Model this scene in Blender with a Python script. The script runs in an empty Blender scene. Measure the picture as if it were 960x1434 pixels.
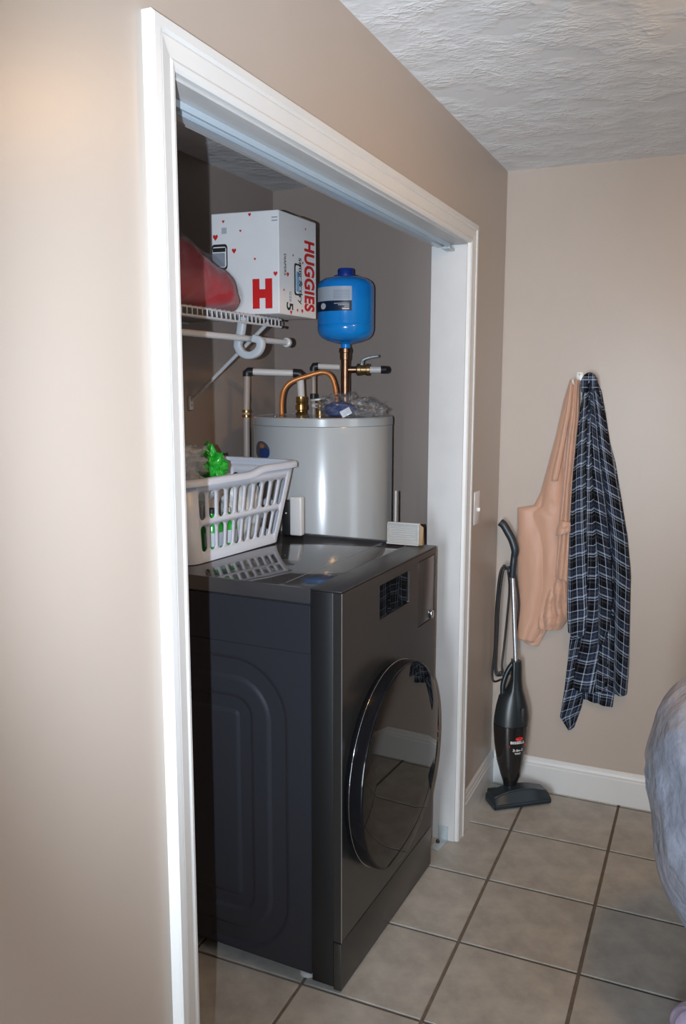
import bpy, bmesh, math, random
from mathutils import Vector, Matrix, noise
random.seed(7)
S = bpy.context.scene
COL = S.collection
PI = math.pi

# ------------------------------------------------------------------ camera
CAM = Vector((0.7579, 0.0, 1.6))
yaw, pitch, roll = 0.41212, 0.14911, 0.001445
Fv = Vector((-math.sin(yaw) * math.cos(pitch), math.cos(yaw) * math.cos(pitch), -math.sin(pitch)))
Rv = Vector((math.cos(yaw), math.sin(yaw), 0))
Uv = Rv.cross(Fv)
R2 = Rv * math.cos(roll) + Uv * math.sin(roll)
U2 = -Rv * math.sin(roll) + Uv * math.cos(roll)
cd = bpy.data.cameras.new('camera')
cd.sensor_width = 36.0
cd.sensor_fit = 'AUTO'
cd.lens = 1187.18 / 1434 * 36.0
cd.clip_start = 0.02
co = bpy.data.objects.new('camera', cd)
M = Matrix((R2, U2, -Fv)).transposed().to_4x4()
M.translation = CAM
co.matrix_world = M
COL.objects.link(co)
S.camera = co

# ------------------------------------------------------------------ light
S.view_settings.view_transform = 'Standard'
S.view_settings.look = 'None'
S.view_settings.gamma = 1.0
S.view_settings.use_curve_mapping = False
S.view_settings.exposure = 0.15

w = bpy.data.worlds.new('world')
S.world = w
w.use_nodes = True
bg = w.node_tree.nodes['Background']
bg.inputs[0].default_value = (0.62, 0.78, 1.0, 1)
bg.inputs[1].default_value = 1.2

# the camera's own flash, about 10 cm to the left of the lens (camera turned upright)
fl = bpy.data.lights.new('camera_flash', 'SPOT')
fl.energy = 158
fl.color = (0.75, 0.865, 1.0)
fl.spot_size = math.radians(88)
fl.spot_blend = 0.8
fl.shadow_soft_size = 0.004
fo = bpy.data.objects.new('camera_flash', fl)
fo.matrix_world = Matrix.Translation(CAM - R2 * 0.082 + U2 * 0.01 + Fv * 0.02) @ M.to_3x3().to_4x4() @ Matrix.Rotation(math.radians(6), 4, 'X') @ Matrix.Diagonal((0.49, 1.0, 1.0, 1.0))   # the reflector's long side stands upright
COL.objects.link(fo)

# daylight outside the window in the right wall
wl = bpy.data.lights.new('window_daylight', 'AREA')
wl.shape = 'RECTANGLE'
wl.size = 1.0
wl.size_y = 1.15
wl.energy = 6
wl.color = (0.80, 0.90, 1.0)
wo = bpy.data.objects.new('window_daylight', wl)
wo.location = (3.34, 1.75, 1.45)
wo.rotation_euler = (0, math.radians(90), 0)
COL.objects.link(wo)

# fill light added behind the camera, outside a made-up door opening
wl2 = bpy.data.lights.new('added_fill_daylight', 'AREA')
wl2.shape = 'RECTANGLE'
wl2.size = 0.66
wl2.size_y = 1.8
wl2.energy = 116
wl2.color = (0.82, 0.91, 1.0)
wo2 = bpy.data.objects.new('added_fill_daylight', wl2)
wo2.location = (0.40, -2.34, 1.10)
wo2.rotation_euler = (math.radians(90), 0, 0)
COL.objects.link(wo2)

# ------------------------------------------------------------------ helpers
def link(o):
    COL.objects.link(o)
    return o

def tag(o, label=None, cat=None, group=None, kind=None):
    if label: o['label'] = label
    if cat: o['category'] = cat
    if group: o['group'] = group
    if kind: o['kind'] = kind
    return o

def thing(name, label, cat, loc=(0, 0, 0), rotz=0.0, group=None):
    o = bpy.data.objects.new(name, None)
    o.empty_display_size = 0.05
    o.location = loc
    o.rotation_euler = (0, 0, rotz)
    link(o)
    return tag(o, label, cat, group)

def rootmat(o):
    m = Matrix.Identity(4)
    while o is not None:
        m = (Matrix.Translation(o.location) @ o.rotation_euler.to_matrix().to_4x4()) @ m
        o = o.parent
    return m

def obj(name, bm, mat, parent=None, smooth=False, world=False, label=None, auto=None):
    """one bmesh -> one mesh object; world=True: verts are in world space and are moved into the parent's space"""
    if world and parent is not None:
        bm.transform(rootmat(parent).inverted())
    bmesh.ops.recalc_face_normals(bm, faces=bm.faces)
    me = bpy.data.meshes.new(name)
    bm.to_mesh(me)
    bm.free()
    if smooth:
        for p in me.polygons: p.use_smooth = True
        if auto is not None:
            me.set_sharp_from_angle(angle=math.radians(auto))
    me.materials.append(mat)
    o = bpy.data.objects.new(name, me)
    link(o)
    if parent is not None:
        o.parent = parent
    if label: o['label'] = label
    return o

def struct(name, bm, mat, smooth=False, auto=None):
    return tag(obj(name, bm, mat, smooth=smooth, auto=auto), kind='structure')

def BM():
    return bmesh.new()

def box(bm, x0, x1, y0, y1, z0, z1, bev=0.0, seg=2, mtx=None):
    t = bmesh.new() if bev else bm
    vs = [t.verts.new((x, y, z)) for x in (x0, x1) for y in (y0, y1) for z in (z0, z1)]
    for f in ((0, 1, 3, 2), (4, 6, 7, 5), (0, 4, 5, 1), (2, 3, 7, 6), (0, 2, 6, 4), (1, 5, 7, 3)):
        t.faces.new([vs[i] for i in f])
    if bev:
        bmesh.ops.recalc_face_normals(t, faces=t.faces)
        bmesh.ops.bevel(t, geom=t.edges[:] , offset=bev, segments=seg, profile=0.5, affect='EDGES')
        if mtx: t.transform(mtx)
        merge(bm, t)
    elif mtx:
        for v in vs: v.co = mtx @ v.co
    return bm

def merge(bm, t):
    me = bpy.data.meshes.new('tmp')
    t.to_mesh(me)
    bm.from_mesh(me)
    bpy.data.meshes.remove(me)
    t.free()

def ring_loft(bm, rings, cap=True, closed=True):
    vr = [[bm.verts.new(p) for p in r] for r in rings]
    n = len(vr[0])
    for a, b in zip(vr[:-1], vr[1:]):
        for i in range(n if closed else n - 1):
            j = (i + 1) % n
            bm.faces.new((a[i], a[j], b[j], b[i]))
    if cap and closed:
        bm.faces.new(vr[0][::-1])
        bm.faces.new(vr[-1])
    return vr

def smooth_path(pts, n=8):
    """Catmull-Rom through the points"""
    P = [Vector(p) for p in pts]
    if len(P) < 3: return P
    P = [P[0] * 2 - P[1]] + P + [P[-1] * 2 - P[-2]]
    out = []
    for i in range(1, len(P) - 2):
        a, b, c, d = P[i - 1], P[i], P[i + 1], P[i + 2]
        for k in range(n):
            t = k / n
            out.append(0.5 * (2 * b + (c - a) * t + (2 * a - 5 * b + 4 * c - d) * t * t + (3 * b - a - 3 * c + d) * t ** 3))
    out.append(P[-2])
    return out

def sweep(bm, path, section, cap=True, scale=None):
    """sweep a closed 2-D section along a path (parallel transport)"""
    P = [Vector(p) for p in path]
    T = []
    for i in range(len(P)):
        a = P[max(0, i - 1)]
        b = P[min(len(P) - 1, i + 1)]
        T.append((b - a).normalized())
    up = Vector((0, 0, 1)) if abs(T[0].z) < 0.9 else Vector((1, 0, 0))
    N = (up - T[0] * up.dot(T[0])).normalized()
    rings = []
    for i, p in enumerate(P):
        if i:
            N = (N - T[i] * N.dot(T[i])).normalized()
        B = T[i].cross(N)
        s = scale[i] if scale else 1.0
        rings.append([p + (N * a + B * b) * s for a, b in section])
    ring_loft(bm, rings, cap)
    return bm

def circle(r, n=14):
    return [(r * math.cos(2 * PI * i / n), r * math.sin(2 * PI * i / n)) for i in range(n)]

def tube(bm, pts, r, n=12, sm=0, scale=None):
    path = smooth_path(pts, sm) if sm else pts
    return sweep(bm, path, circle(r, n), True, scale)

def lathe(bm, prof, n=48, centre=(0, 0, 0), axis='Z', cap=True):
    """prof: list of (radius, height)"""
    c = Vector(centre)
    rings = []
    for r, h in prof:
        ring = []
        for i in range(n):
            a = 2 * PI * i / n
            if axis == 'Z': v = Vector((r * math.cos(a), r * math.sin(a), h))
            else: v = Vector((h, r * math.cos(a), r * math.sin(a)))
            ring.append(c + v)
        rings.append(ring)
    ring_loft(bm, rings, cap)
    return bm

def blob(bm, centre, rad, sub=4, amp=0.15, freq=3.0, seed=0.0, flat=None, fold=0.0):
    t = bmesh.new()
    bmesh.ops.create_icosphere(t, subdivisions=sub, radius=1.0)
    c = Vector(centre)
    off = Vector((seed, seed * 1.7, -seed))
    for v in t.verts:
        d = v.co.normalized()
        k = 1 + amp * noise.fractal(d * freq + off, 1.0, 2.0, 3)
        if fold:
            k += fold * abs(noise.noise(Vector((d.x, d.y, d.z * 0.35)) * freq * 2.3 + off))
        q = Vector((d.x * rad[0], d.y * rad[1], d.z * rad[2])) * k
        if flat is not None and q.z < -rad[2] * flat:
            q.z = -rad[2] * flat
        v.co = c + q
    merge(bm, t)
    return bm

def poly2mesh(loops):
    """filled 2-D outline with holes -> (verts2d, faces)"""
    cu = bpy.data.curves.new('tmp', 'CURVE')
    cu.dimensions = '2D'
    cu.fill_mode = 'BOTH'
    for lp in loops:
        sp = cu.splines.new('POLY')
        sp.points.add(len(lp) - 1)
        for p, q in zip(sp.points, lp): p.co = (q[0], q[1], 0, 1)
        sp.use_cyclic_u = True
    o = bpy.data.objects.new('tmp', cu)
    link(o)
    dg = bpy.context.evaluated_depsgraph_get()
    me = o.evaluated_get(dg).to_mesh()
    vs = [(v.co.x, v.co.y) for v in me.vertices]
    fs = [tuple(p.vertices) for p in me.polygons]
    o.evaluated_get(dg).to_mesh_clear()
    bpy.data.objects.remove(o)
    bpy.data.curves.remove(cu)
    return vs, fs

def text2mesh(body, size=1.0, bold=0.0, spacing=1.0):
    cu = bpy.data.curves.new('tmp', 'FONT')
    cu.body = body
    cu.size = size
    cu.offset = bold
    cu.space_character = spacing
    cu.align_x = 'CENTER'
    cu.align_y = 'CENTER'
    o = bpy.data.objects.new('tmp', cu)
    link(o)
    dg = bpy.context.evaluated_depsgraph_get()
    me = o.evaluated_get(dg).to_mesh()
    vs = [(v.co.x, v.co.y) for v in me.vertices]
    fs = [tuple(p.vertices) for p in me.polygons]
    o.evaluated_get(dg).to_mesh_clear()
    bpy.data.objects.remove(o)
    bpy.data.curves.remove(cu)
    return vs, fs

def put2d(bm, vf, fn):
    vs = [bm.verts.new(fn(a, b)) for a, b in vf[0]]
    for f in vf[1]:
        if len(set(f)) >= 3:
            try: bm.faces.new([vs[i] for i in f])
            except ValueError: pass
    return bm

def roundrect(x0, x1, y0, y1, r, n=6):
    out = []
    for cx, cy, a0 in ((x1 - r, y1 - r, 0), (x0 + r, y1 - r, 90), (x0 + r, y0 + r, 180), (x1 - r, y0 + r, 270)):
        for i in range(n + 1):
            a = math.radians(a0 + 90 * i / n)
            out.append((cx + r * math.cos(a), cy + r * math.sin(a)))
    return out

# ------------------------------------------------------------------ materials
def pmat(name, col, rough=0.5, metal=0.0, spec=0.5, coat=0.0, ior=None, alpha=None, trans=0.0,
         nscale=0.0, ncol=0.0, bump=0.0, bscale=60.0, bdist=0.002, sheen=0.0, objrand=0.0):
    m = bpy.data.materials.new(name)
    m.use_nodes = True
    nt = m.node_tree
    b = nt.nodes['Principled BSDF']
    b.inputs['Base Color'].default_value = (*col, 1)
    b.inputs['Roughness'].default_value = rough
    b.inputs['Metallic'].default_value = metal
    b.inputs['Specular IOR Level'].default_value = spec
    b.inputs['Coat Weight'].default_value = coat
    b.inputs['Coat Roughness'].default_value = 0.05
    if ior: b.inputs['IOR'].default_value = ior
    if trans: b.inputs['Transmission Weight'].default_value = trans
    if alpha is not None: b.inputs['Alpha'].default_value = alpha
    if sheen: b.inputs['Sheen Weight'].default_value = sheen
    tc = nt.nodes.new('ShaderNodeTexCoord')
    if ncol or objrand:
        n = nt.nodes.new('ShaderNodeTexNoise')
        n.inputs['Scale'].default_value = nscale or 1.0
        n.inputs['Detail'].default_value = 5
        n.inputs['Roughness'].default_value = 0.6
        nt.links.new(tc.outputs['Object'], n.inputs['Vector'])
        r = nt.nodes.new('ShaderNodeMapRange')
        r.inputs[1].default_value = 0.3
        r.inputs[2].default_value = 0.7
        r.inputs[3].default_value = 1 - ncol
        r.inputs[4].default_value = 1 + ncol
        nt.links.new(n.outputs['Fac'], r.inputs[0])
        val = r.outputs[0]
        if objrand:
            oi = nt.nodes.new('ShaderNodeObjectInfo')
            r2 = nt.nodes.new('ShaderNodeMapRange')
            r2.inputs[3].default_value = 1 - objrand
            r2.inputs[4].default_value = 1 + objrand
            nt.links.new(oi.outputs['Random'], r2.inputs[0])
            mu = nt.nodes.new('ShaderNodeMath')
            mu.operation = 'MULTIPLY'
            nt.links.new(val, mu.inputs[0])
            nt.links.new(r2.outputs[0], mu.inputs[1])
            val = mu.outputs[0]
        vm = nt.nodes.new('ShaderNodeVectorMath')
        vm.operation = 'SCALE'
        vm.inputs[0].default_value = col
        nt.links.new(val, vm.inputs['Scale'])
        nt.links.new(vm.outputs[0], b.inputs['Base Color'])
    if bump:
        n2 = nt.nodes.new('ShaderNodeTexNoise')
        n2.inputs['Scale'].default_value = bscale
        n2.inputs['Detail'].default_value = 4
        nt.links.new(tc.outputs['Object'], n2.inputs['Vector'])
        bp = nt.nodes.new('ShaderNodeBump')
        bp.inputs['Strength'].default_value = bump
        bp.inputs['Distance'].default_value = bdist
        nt.links.new(n2.outputs['Fac'], bp.inputs['Height'])
        nt.links.new(bp.outputs[0], b.inputs['Normal'])
    return m

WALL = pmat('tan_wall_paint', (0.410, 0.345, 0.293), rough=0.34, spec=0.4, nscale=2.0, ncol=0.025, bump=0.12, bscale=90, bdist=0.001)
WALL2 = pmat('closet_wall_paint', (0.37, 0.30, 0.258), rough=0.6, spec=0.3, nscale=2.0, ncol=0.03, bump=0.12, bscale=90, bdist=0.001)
WHITE = pmat('white_trim_paint', (0.59, 0.585, 0.57), rough=0.32, spec=0.5, nscale=6, ncol=0.02)
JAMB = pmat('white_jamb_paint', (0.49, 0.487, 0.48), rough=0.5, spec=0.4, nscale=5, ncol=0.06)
TILE = pmat('beige_ceramic_tile', (0.352, 0.338, 0.308), rough=0.42, spec=0.4, nscale=11, ncol=0.20, bump=0.10, bscale=30, bdist=0.002, objrand=0.05)
GROUT = pmat('brown_grout', (0.15, 0.125, 0.105), rough=0.9, spec=0.1, nscale=40, ncol=0.15)

def ceiling_mat():
    m = pmat('stomped_ceiling_texture', (0.62, 0.62, 0.61), rough=0.85, spec=0.2)
    nt = m.node_tree
    b = nt.nodes['Principled BSDF']
    tc = nt.nodes.new('ShaderNodeTexCoord')
    big = nt.nodes.new('ShaderNodeTexNoise')
    big.inputs['Scale'].default_value = 8.5
    big.inputs['Detail'].default_value = 4
    mp = nt.nodes.new('ShaderNodeMapping')
    mp.inputs['Scale'].default_value = (1.0, 1.5, 1.0)
    mp.inputs['Rotation'].default_value = (0, 0, 0.15)
    fine = nt.nodes.new('ShaderNodeTexNoise')
    fine.inputs['Scale'].default_value = 42
    fine.inputs['Detail'].default_value = 6
    fine.inputs['Distortion'].default_value = 0.9
    nt.links.new(tc.outputs['Object'], big.inputs['Vector'])
    nt.links.new(tc.outputs['Object'], mp.inputs['Vector'])
    nt.links.new(mp.outputs[0], fine.inputs['Vector'])
    ra = nt.nodes.new('ShaderNodeMapRange')
    ra.inputs[1].default_value = 0.40
    ra.inputs[2].default_value = 0.68
    nt.links.new(big.outputs['Fac'], ra.inputs[0])
    mu = nt.nodes.new('ShaderNodeMath')
    mu.operation = 'MULTIPLY'
    nt.links.new(ra.outputs[0], mu.inputs[0])
    nt.links.new(fine.outputs['Fac'], mu.inputs[1])
    bp = nt.nodes.new('ShaderNodeBump')
    bp.inputs['Strength'].default_value = 0.65
    bp.inputs['Distance'].default_value = 0.012
    nt.links.new(mu.outputs[0], bp.inputs['Height'])
    nt.links.new(bp.outputs[0], b.inputs['Normal'])
    mx = nt.nodes.new('ShaderNodeMix')
    mx.data_type = 'RGBA'
    mx.inputs[6].default_value = (0.72, 0.725, 0.73, 1)
    mx.inputs[7].default_value = (0.87, 0.875, 0.88, 1)
    nt.links.new(mu.outputs[0], mx.inputs[0])
    nt.links.new(mx.outputs[2], b.inputs['Base Color'])
    return m
CEIL = ceiling_mat()

STEEL = pmat('dark_graphite_steel', (0.110, 0.107, 0.104), rough=0.30, metal=0.85)
TOPM = pmat('dark_glossy_top', (0.055, 0.057, 0.062), rough=0.07, metal=0.0, spec=0.9, ior=2.0)
SIDE = pmat('dark_blue_grey_enamel', (0.030, 0.032, 0.040), rough=0.38, spec=0.5)
DARKPL = pmat('black_plastic', (0.012, 0.013, 0.014), rough=0.4)
GLOSSB = pmat('black_gloss_plastic', (0.006, 0.006, 0.007), rough=0.10, spec=0.22, ior=1.45)
GLASSB = pmat('black_door_glass', (0.006, 0.006, 0.006), rough=0.012, spec=0.5, ior=1.5)
CHROME = pmat('chrome', (0.7, 0.72, 0.75), rough=0.12, metal=1.0)
TANKG = pmat('grey_heater_enamel', (0.49, 0.525, 0.54), rough=0.22, spec=0.5, coat=0.4)
BLUE = pmat('blue_tank_paint', (0.008, 0.30, 0.88), rough=0.2, spec=0.5, coat=0.5)
NAVY = pmat('navy_print', (0.008, 0.025, 0.07), rough=0.4)
BLUECAP = pmat('dark_blue_cap', (0.012, 0.05, 0.33), rough=0.35)
PAPER = pmat('white_label_paper', (0.55, 0.60, 0.68), rough=0.5)
GREYINK = pmat('grey_print', (0.30, 0.33, 0.38), rough=0.5)
BRASS = pmat('brass', (0.50, 0.32, 0.12), rough=0.3, metal=1.0)
COPPER = pmat('tarnished_copper', (0.27, 0.16, 0.10), rough=0.35, metal=1.0, nscale=30, ncol=0.25)
ORANGE = pmat('orange_copper_tube', (0.62, 0.24, 0.07), rough=0.35, metal=0.35)
PIPEW = pmat('white_pipe', (0.74, 0.72, 0.70), rough=0.35)
PIPET = pmat('tan_pipe', (0.42, 0.35, 0.30), rough=0.4)
BLACKM = pmat('black_fitting', (0.02, 0.02, 0.022), rough=0.4)
GALV = pmat('galvanised_metal', (0.44, 0.50, 0.52), rough=0.4, metal=0.35, nscale=20, ncol=0.2)
ALU = pmat('brushed_aluminium', (0.55, 0.57, 0.60), rough=0.32, metal=0.9)
WIREM = pmat('white_vinyl_wire', (0.62, 0.64, 0.66), rough=0.35)
BASKET = pmat('pale_blue_white_plastic', (0.68, 0.72, 0.80), rough=0.3, spec=0.5)
BOXW = pmat('white_printed_cardboard', (0.88, 0.875, 0.875), rough=0.5, nscale=8, ncol=0.03)
CARD = pmat('brown_cardboard', (0.30, 0.20, 0.11), rough=0.8)
RED = pmat('red_print', (0.68, 0.022, 0.022), rough=0.4)
BLKINK = pmat('black_print', (0.02, 0.02, 0.02), rough=0.5)
BLUEINK = pmat('light_blue_print', (0.25, 0.48, 0.75), rough=0.5)
REDCLOTH = pmat('red_bedding', (0.42, 0.012, 0.022), rough=0.65, nscale=14, ncol=0.2, sheen=0.2)
def film_mat(name, tint, clear, rough=0.12):
    """thin plastic film: mostly see-through, with a glossy wrinkled skin"""
    m = bpy.data.materials.new(name)
    m.use_nodes = True
    nt = m.node_tree
    nt.nodes.clear()
    out = nt.nodes.new('ShaderNodeOutputMaterial')
    tr = nt.nodes.new('ShaderNodeBsdfTransparent')
    p = nt.nodes.new('ShaderNodeBsdfPrincipled')
    p.inputs['Base Color'].default_value = (*tint, 1)
    p.inputs['Roughness'].default_value = rough
    mx = nt.nodes.new('ShaderNodeMixShader')
    mx.inputs[0].default_value = 1 - clear
    tc = nt.nodes.new('ShaderNodeTexCoord')
    n = nt.nodes.new('ShaderNodeTexNoise')
    n.inputs['Scale'].default_value = 22
    n.inputs['Detail'].default_value = 4
    n.inputs['Distortion'].default_value = 1.5
    bp = nt.nodes.new('ShaderNodeBump')
    bp.inputs['Strength'].default_value = 0.7
    bp.inputs['Distance'].default_value = 0.015
    nt.links.new(tc.outputs['Object'], n.inputs['Vector'])
    nt.links.new(n.outputs['Fac'], bp.inputs['Height'])
    nt.links.new(bp.outputs[0], p.inputs['Normal'])
    nt.links.new(tr.outputs[0], mx.inputs[1])
    nt.links.new(p.outputs[0], mx.inputs[2])
    gl = nt.nodes.new('ShaderNodeBsdfGlossy')
    gl.inputs['Roughness'].default_value = rough
    nt.links.new(bp.outputs[0], gl.inputs['Normal'])
    m2 = nt.nodes.new('ShaderNodeMixShader')
    m2.inputs[0].default_value = 0.07
    nt.links.new(mx.outputs[0], m2.inputs[1])
    nt.links.new(gl.outputs[0], m2.inputs[2])
    nt.links.new(m2.outputs[0], out.inputs[0])
    return m
FILM = film_mat('clear_plastic_film', (0.62, 0.64, 0.68), 0.94)
FILM2 = film_mat('cloudy_plastic_film', (0.62, 0.65, 0.70), 0.50)
GREENB = pmat('green_plastic', (0.02, 0.42, 0.03), rough=0.2, spec=0.6)
WHITEPL = pmat('white_plastic', (0.72, 0.72, 0.71), rough=0.3)
VACB = pmat('dark_teal_plastic', (0.010, 0.015, 0.017), rough=0.34)
VACD = pmat('smoky_black_plastic', (0.010, 0.009, 0.009), rough=0.12, spec=0.6)
VACH = pmat('slate_blue_plastic', (0.012, 0.021, 0.028), rough=0.4)
CORDM = pmat('black_rubber_cord', (0.008, 0.008, 0.009), rough=0.45)
TANCL = pmat('tan_satin_cloth', (0.50, 0.29, 0.20), rough=0.5, spec=0.4, sheen=0.4, bump=0.1, bscale=300, bdist=0.0005)
BAGM = pmat('grey_blue_plastic_bag', (0.36, 0.40, 0.50), rough=0.22, spec=0.6, nscale=12, ncol=0.2, bump=0.8, bscale=11, bdist=0.03)
LAV = pmat('lavender_plastic_bag', (0.42, 0.35, 0.47), rough=0.25, spec=0.5, bump=0.5, bscale=18, bdist=0.015)
PLEAT = pmat('grey_pleated_paper', (0.40, 0.40, 0.39), rough=0.8)
WHTINK = pmat('white_print', (0.75, 0.75, 0.75), rough=0.5)
BLUECL = pmat('blue_cloth', (0.03, 0.06, 0.20), rough=0.7)
DARKBR = pmat('dark_brown_plastic', (0.025, 0.018, 0.016), rough=0.4)

def plaid_mat():
    m = bpy.data.materials.new('navy_plaid_flannel')
    m.use_nodes = True
    nt = m.node_tree
    b = nt.nodes['Principled BSDF']
    b.inputs['Roughness'].default_value = 0.9
    b.inputs['Specular IOR Level'].default_value = 0.15
    uv = nt.nodes.new('ShaderNodeUVMap')
    sx = nt.nodes.new('ShaderNodeSeparateXYZ')
    nt.links.new(uv.outputs[0], sx.inputs[0])
    def ramp(sock, k, lines):
        mu = nt.nodes.new('ShaderNodeMath'); mu.operation = 'MULTIPLY'; mu.inputs[1].default_value = k
        nt.links.new(sock, mu.inputs[0])
        fr = nt.nodes.new('ShaderNodeMath'); fr.operation = 'FRACT'
        nt.links.new(mu.outputs[0], fr.inputs[0])
        rp = nt.nodes.new('ShaderNodeValToRGB')
        rp.color_ramp.interpolation = 'CONSTANT'
        e = rp.color_ramp.elements
        e[0].position = 0; e[0].color = lines[0][1]
        e[1].position = lines[1][0]; e[1].color = lines[1][1]
        for pos, c in lines[2:]:
            n = e.new(pos); n.color = c
        nt.links.new(fr.outputs[0], rp.inputs[0])
        return rp.outputs[0]
    K = (0.003, 0.004, 0.007, 1); N = (0.012, 0.026, 0.062, 1); G = (0.05, 0.05, 0.062, 1); W = (0.42, 0.48, 0.56, 1); B = (0.055, 0.095, 0.18, 1)
    L = [(0, K), (0.26, W), (0.30, N), (0.42, G), (0.52, N), (0.60, B), (0.64, W), (0.70, N), (0.78, W), (0.81, K), (0.93, G)]
    cu = ramp(sx.outputs[0], 1.0, L)
    cv = ramp(sx.outputs[1], 1.0, L)
    mx = nt.nodes.new('ShaderNodeMix'); mx.data_type = 'RGBA'; mx.inputs[0].default_value = 0.5
    nt.links.new(cu, mx.inputs[6]); nt.links.new(cv, mx.inputs[7])
    nt.links.new(mx.outputs[2], b.inputs['Base Color'])
    return m
PLAID = plaid_mat()

# ------------------------------------------------------------------ the room
L_, H_ = 3.245, 2.378          # back wall, ceiling
OY0, OY1, OZ = 1.105, 2.717, 2.043    # finished closet opening
WT = 0.115                      # wall thickness
CX, CY1, CY0 = -0.95, 3.19, 0.75      # closet back wall, far and near side walls
RX, RY = 3.2, -2.2              # right wall, wall behind the camera

bm = BM(); box(bm, CX - 0.1, RX + 0.1, RY - 0.1, L_ + 0.1, -0.12, -0.006)
floor = struct('floor', bm, GROUT)
gx, gy, ts, g = 0.165, 2.879, 0.3402, 0.0095
tb = BM(); box(tb, -(ts - g) / 2, (ts - g) / 2, -(ts - g) / 2, (ts - g) / 2, -0.006, 0.0, bev=0.0015, seg=1)
tme = None
tiles = {}
def tile(x0, x1, y0, y1, me=None):
    global tme
    if x1 - x0 < 0.01 or y1 - y0 < 0.01: return
    full = abs(x1 - x0 - (ts - g)) < 1e-4 and abs(y1 - y0 - (ts - g)) < 1e-4
    if full:
        if tme is None:
            o = obj('tile', tb, TILE, floor); tme = o.data
        else:
            o = bpy.data.objects.new('tile', tme); link(o); o.parent = floor
    else:
        b = BM(); box(b, -(x1 - x0) / 2, (x1 - x0) / 2, -(y1 - y0) / 2, (y1 - y0) / 2, -0.006, 0.0, bev=0.0015, seg=1)
        o = obj('tile', b, TILE, floor)
    o.location = ((x0 + x1) / 2, (y0 + y1) / 2, 0)
for i in range(-5, 11):
    for j in range(-16, 3):
        x0, x1 = gx + i * ts + g / 2, gx + (i + 1) * ts - g / 2
        y0, y1 = gy + j * ts + g / 2, gy + (j + 1) * ts - g / 2
        ymax = L_ if x1 > 0.0 else CY1
        xmin = CX if y1 > 0.9 else 0.0
        x0, x1, y0, y1 = max(x0, xmin), min(x1, RX), max(y0, RY), min(y1, ymax)
        if x1 > x0 and y1 > y0: tile(x0, x1, y0, y1)

bm = BM(); box(bm, CX - 0.1, RX + 0.1, RY - 0.1, L_ + 0.1, H_, H_ + 0.1)
struct('ceiling', bm, CEIL)

bm = BM()
box(bm, -WT, 0, RY, OY0 - 0.018, 0, H_)
box(bm, -WT, 0, OY1 + 0.018, L_ + 0.1, 0, H_)
box(bm, -WT, 0, OY0 - 0.018, OY1 + 0.018, OZ + 0.018, H_)
struct('wall_left', bm, WALL)
bm = BM(); box(bm, 0, RX + 0.1, L_, L_ + 0.1, 0, H_)
struct('wall_back', bm, WALL)
VX0, VX1, VZ0, VZ1 = 0.05, 0.75, 0.08, 2.05  # made-up door opening, placed so its light misses the closet
bm = BM()
box(bm, -WT, VX0, RY - 0.1, RY, 0, H_)
box(bm, VX1, RX + 0.1, RY - 0.1, RY, 0, H_)
box(bm, VX0, VX1, RY - 0.1, RY, 0, VZ0)
box(bm, VX0, VX1, RY - 0.1, RY, VZ1, H_)
struct('wall_front', bm, WALL)
bm = BM()
for a, b2 in ((VX0, VX0 + 0.05), (VX1 - 0.05, VX1)): box(bm, a, b2, RY - 0.07, RY - 0.02, VZ0, VZ1)
for a, b2 in ((VZ0, VZ0 + 0.05), (VZ1 - 0.05, VZ1)): box(bm, VX0, VX1, RY - 0.07, RY - 0.02, a, b2)
struct('added_door_frame', bm, WHITE)  # unseen frame added around the opening for the fill light
WY0, WY1, WZ0, WZ1 = 1.25, 2.25, 0.88, 2.02
bm = BM()
box(bm, RX, RX + 0.1, RY, WY0, 0, H_)
box(bm, RX, RX + 0.1, WY1, L_, 0, H_)
box(bm, RX, RX + 0.1, WY0, WY1, 0, WZ0)
box(bm, RX, RX + 0.1, WY0, WY1, WZ1, H_)
struct('wall_right', bm, WALL)
bm = BM()
for a, b2 in ((WY0, WY0 + 0.05), (WY1 - 0.05, WY1)): box(bm, RX + 0.02, RX + 0.07, a, b2, WZ0, WZ1)
for a, b2 in ((WZ0, WZ0 + 0.05), (WZ1 - 0.05, WZ1), (1.43, 1.47)): box(bm, RX + 0.02, RX + 0.07, WY0 + 0.05, WY1 - 0.05, a, b2)
win = struct('window_1', bm, WHITE)
bm = BM()
for a, b2 in ((WY0 - 0.06, WY0), (WY1, WY1 + 0.06)): box(bm, RX - 0.015, RX, a, b2, WZ0 - 0.06, WZ1 + 0.06)
for a, b2 in ((WZ0 - 0.06, WZ0), (WZ1, WZ1 + 0.06)): box(bm, RX - 0.016, RX, WY0 - 0.06, WY1 + 0.06, a, b2)
obj('window_trim', bm, WHITE, win)

# the closet
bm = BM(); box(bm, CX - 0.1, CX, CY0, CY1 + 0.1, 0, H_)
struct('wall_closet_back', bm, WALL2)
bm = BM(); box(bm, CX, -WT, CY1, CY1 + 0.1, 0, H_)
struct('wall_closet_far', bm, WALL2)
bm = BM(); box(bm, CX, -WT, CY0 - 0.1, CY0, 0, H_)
struct('wall_closet_near', bm, WALL2)

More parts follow.
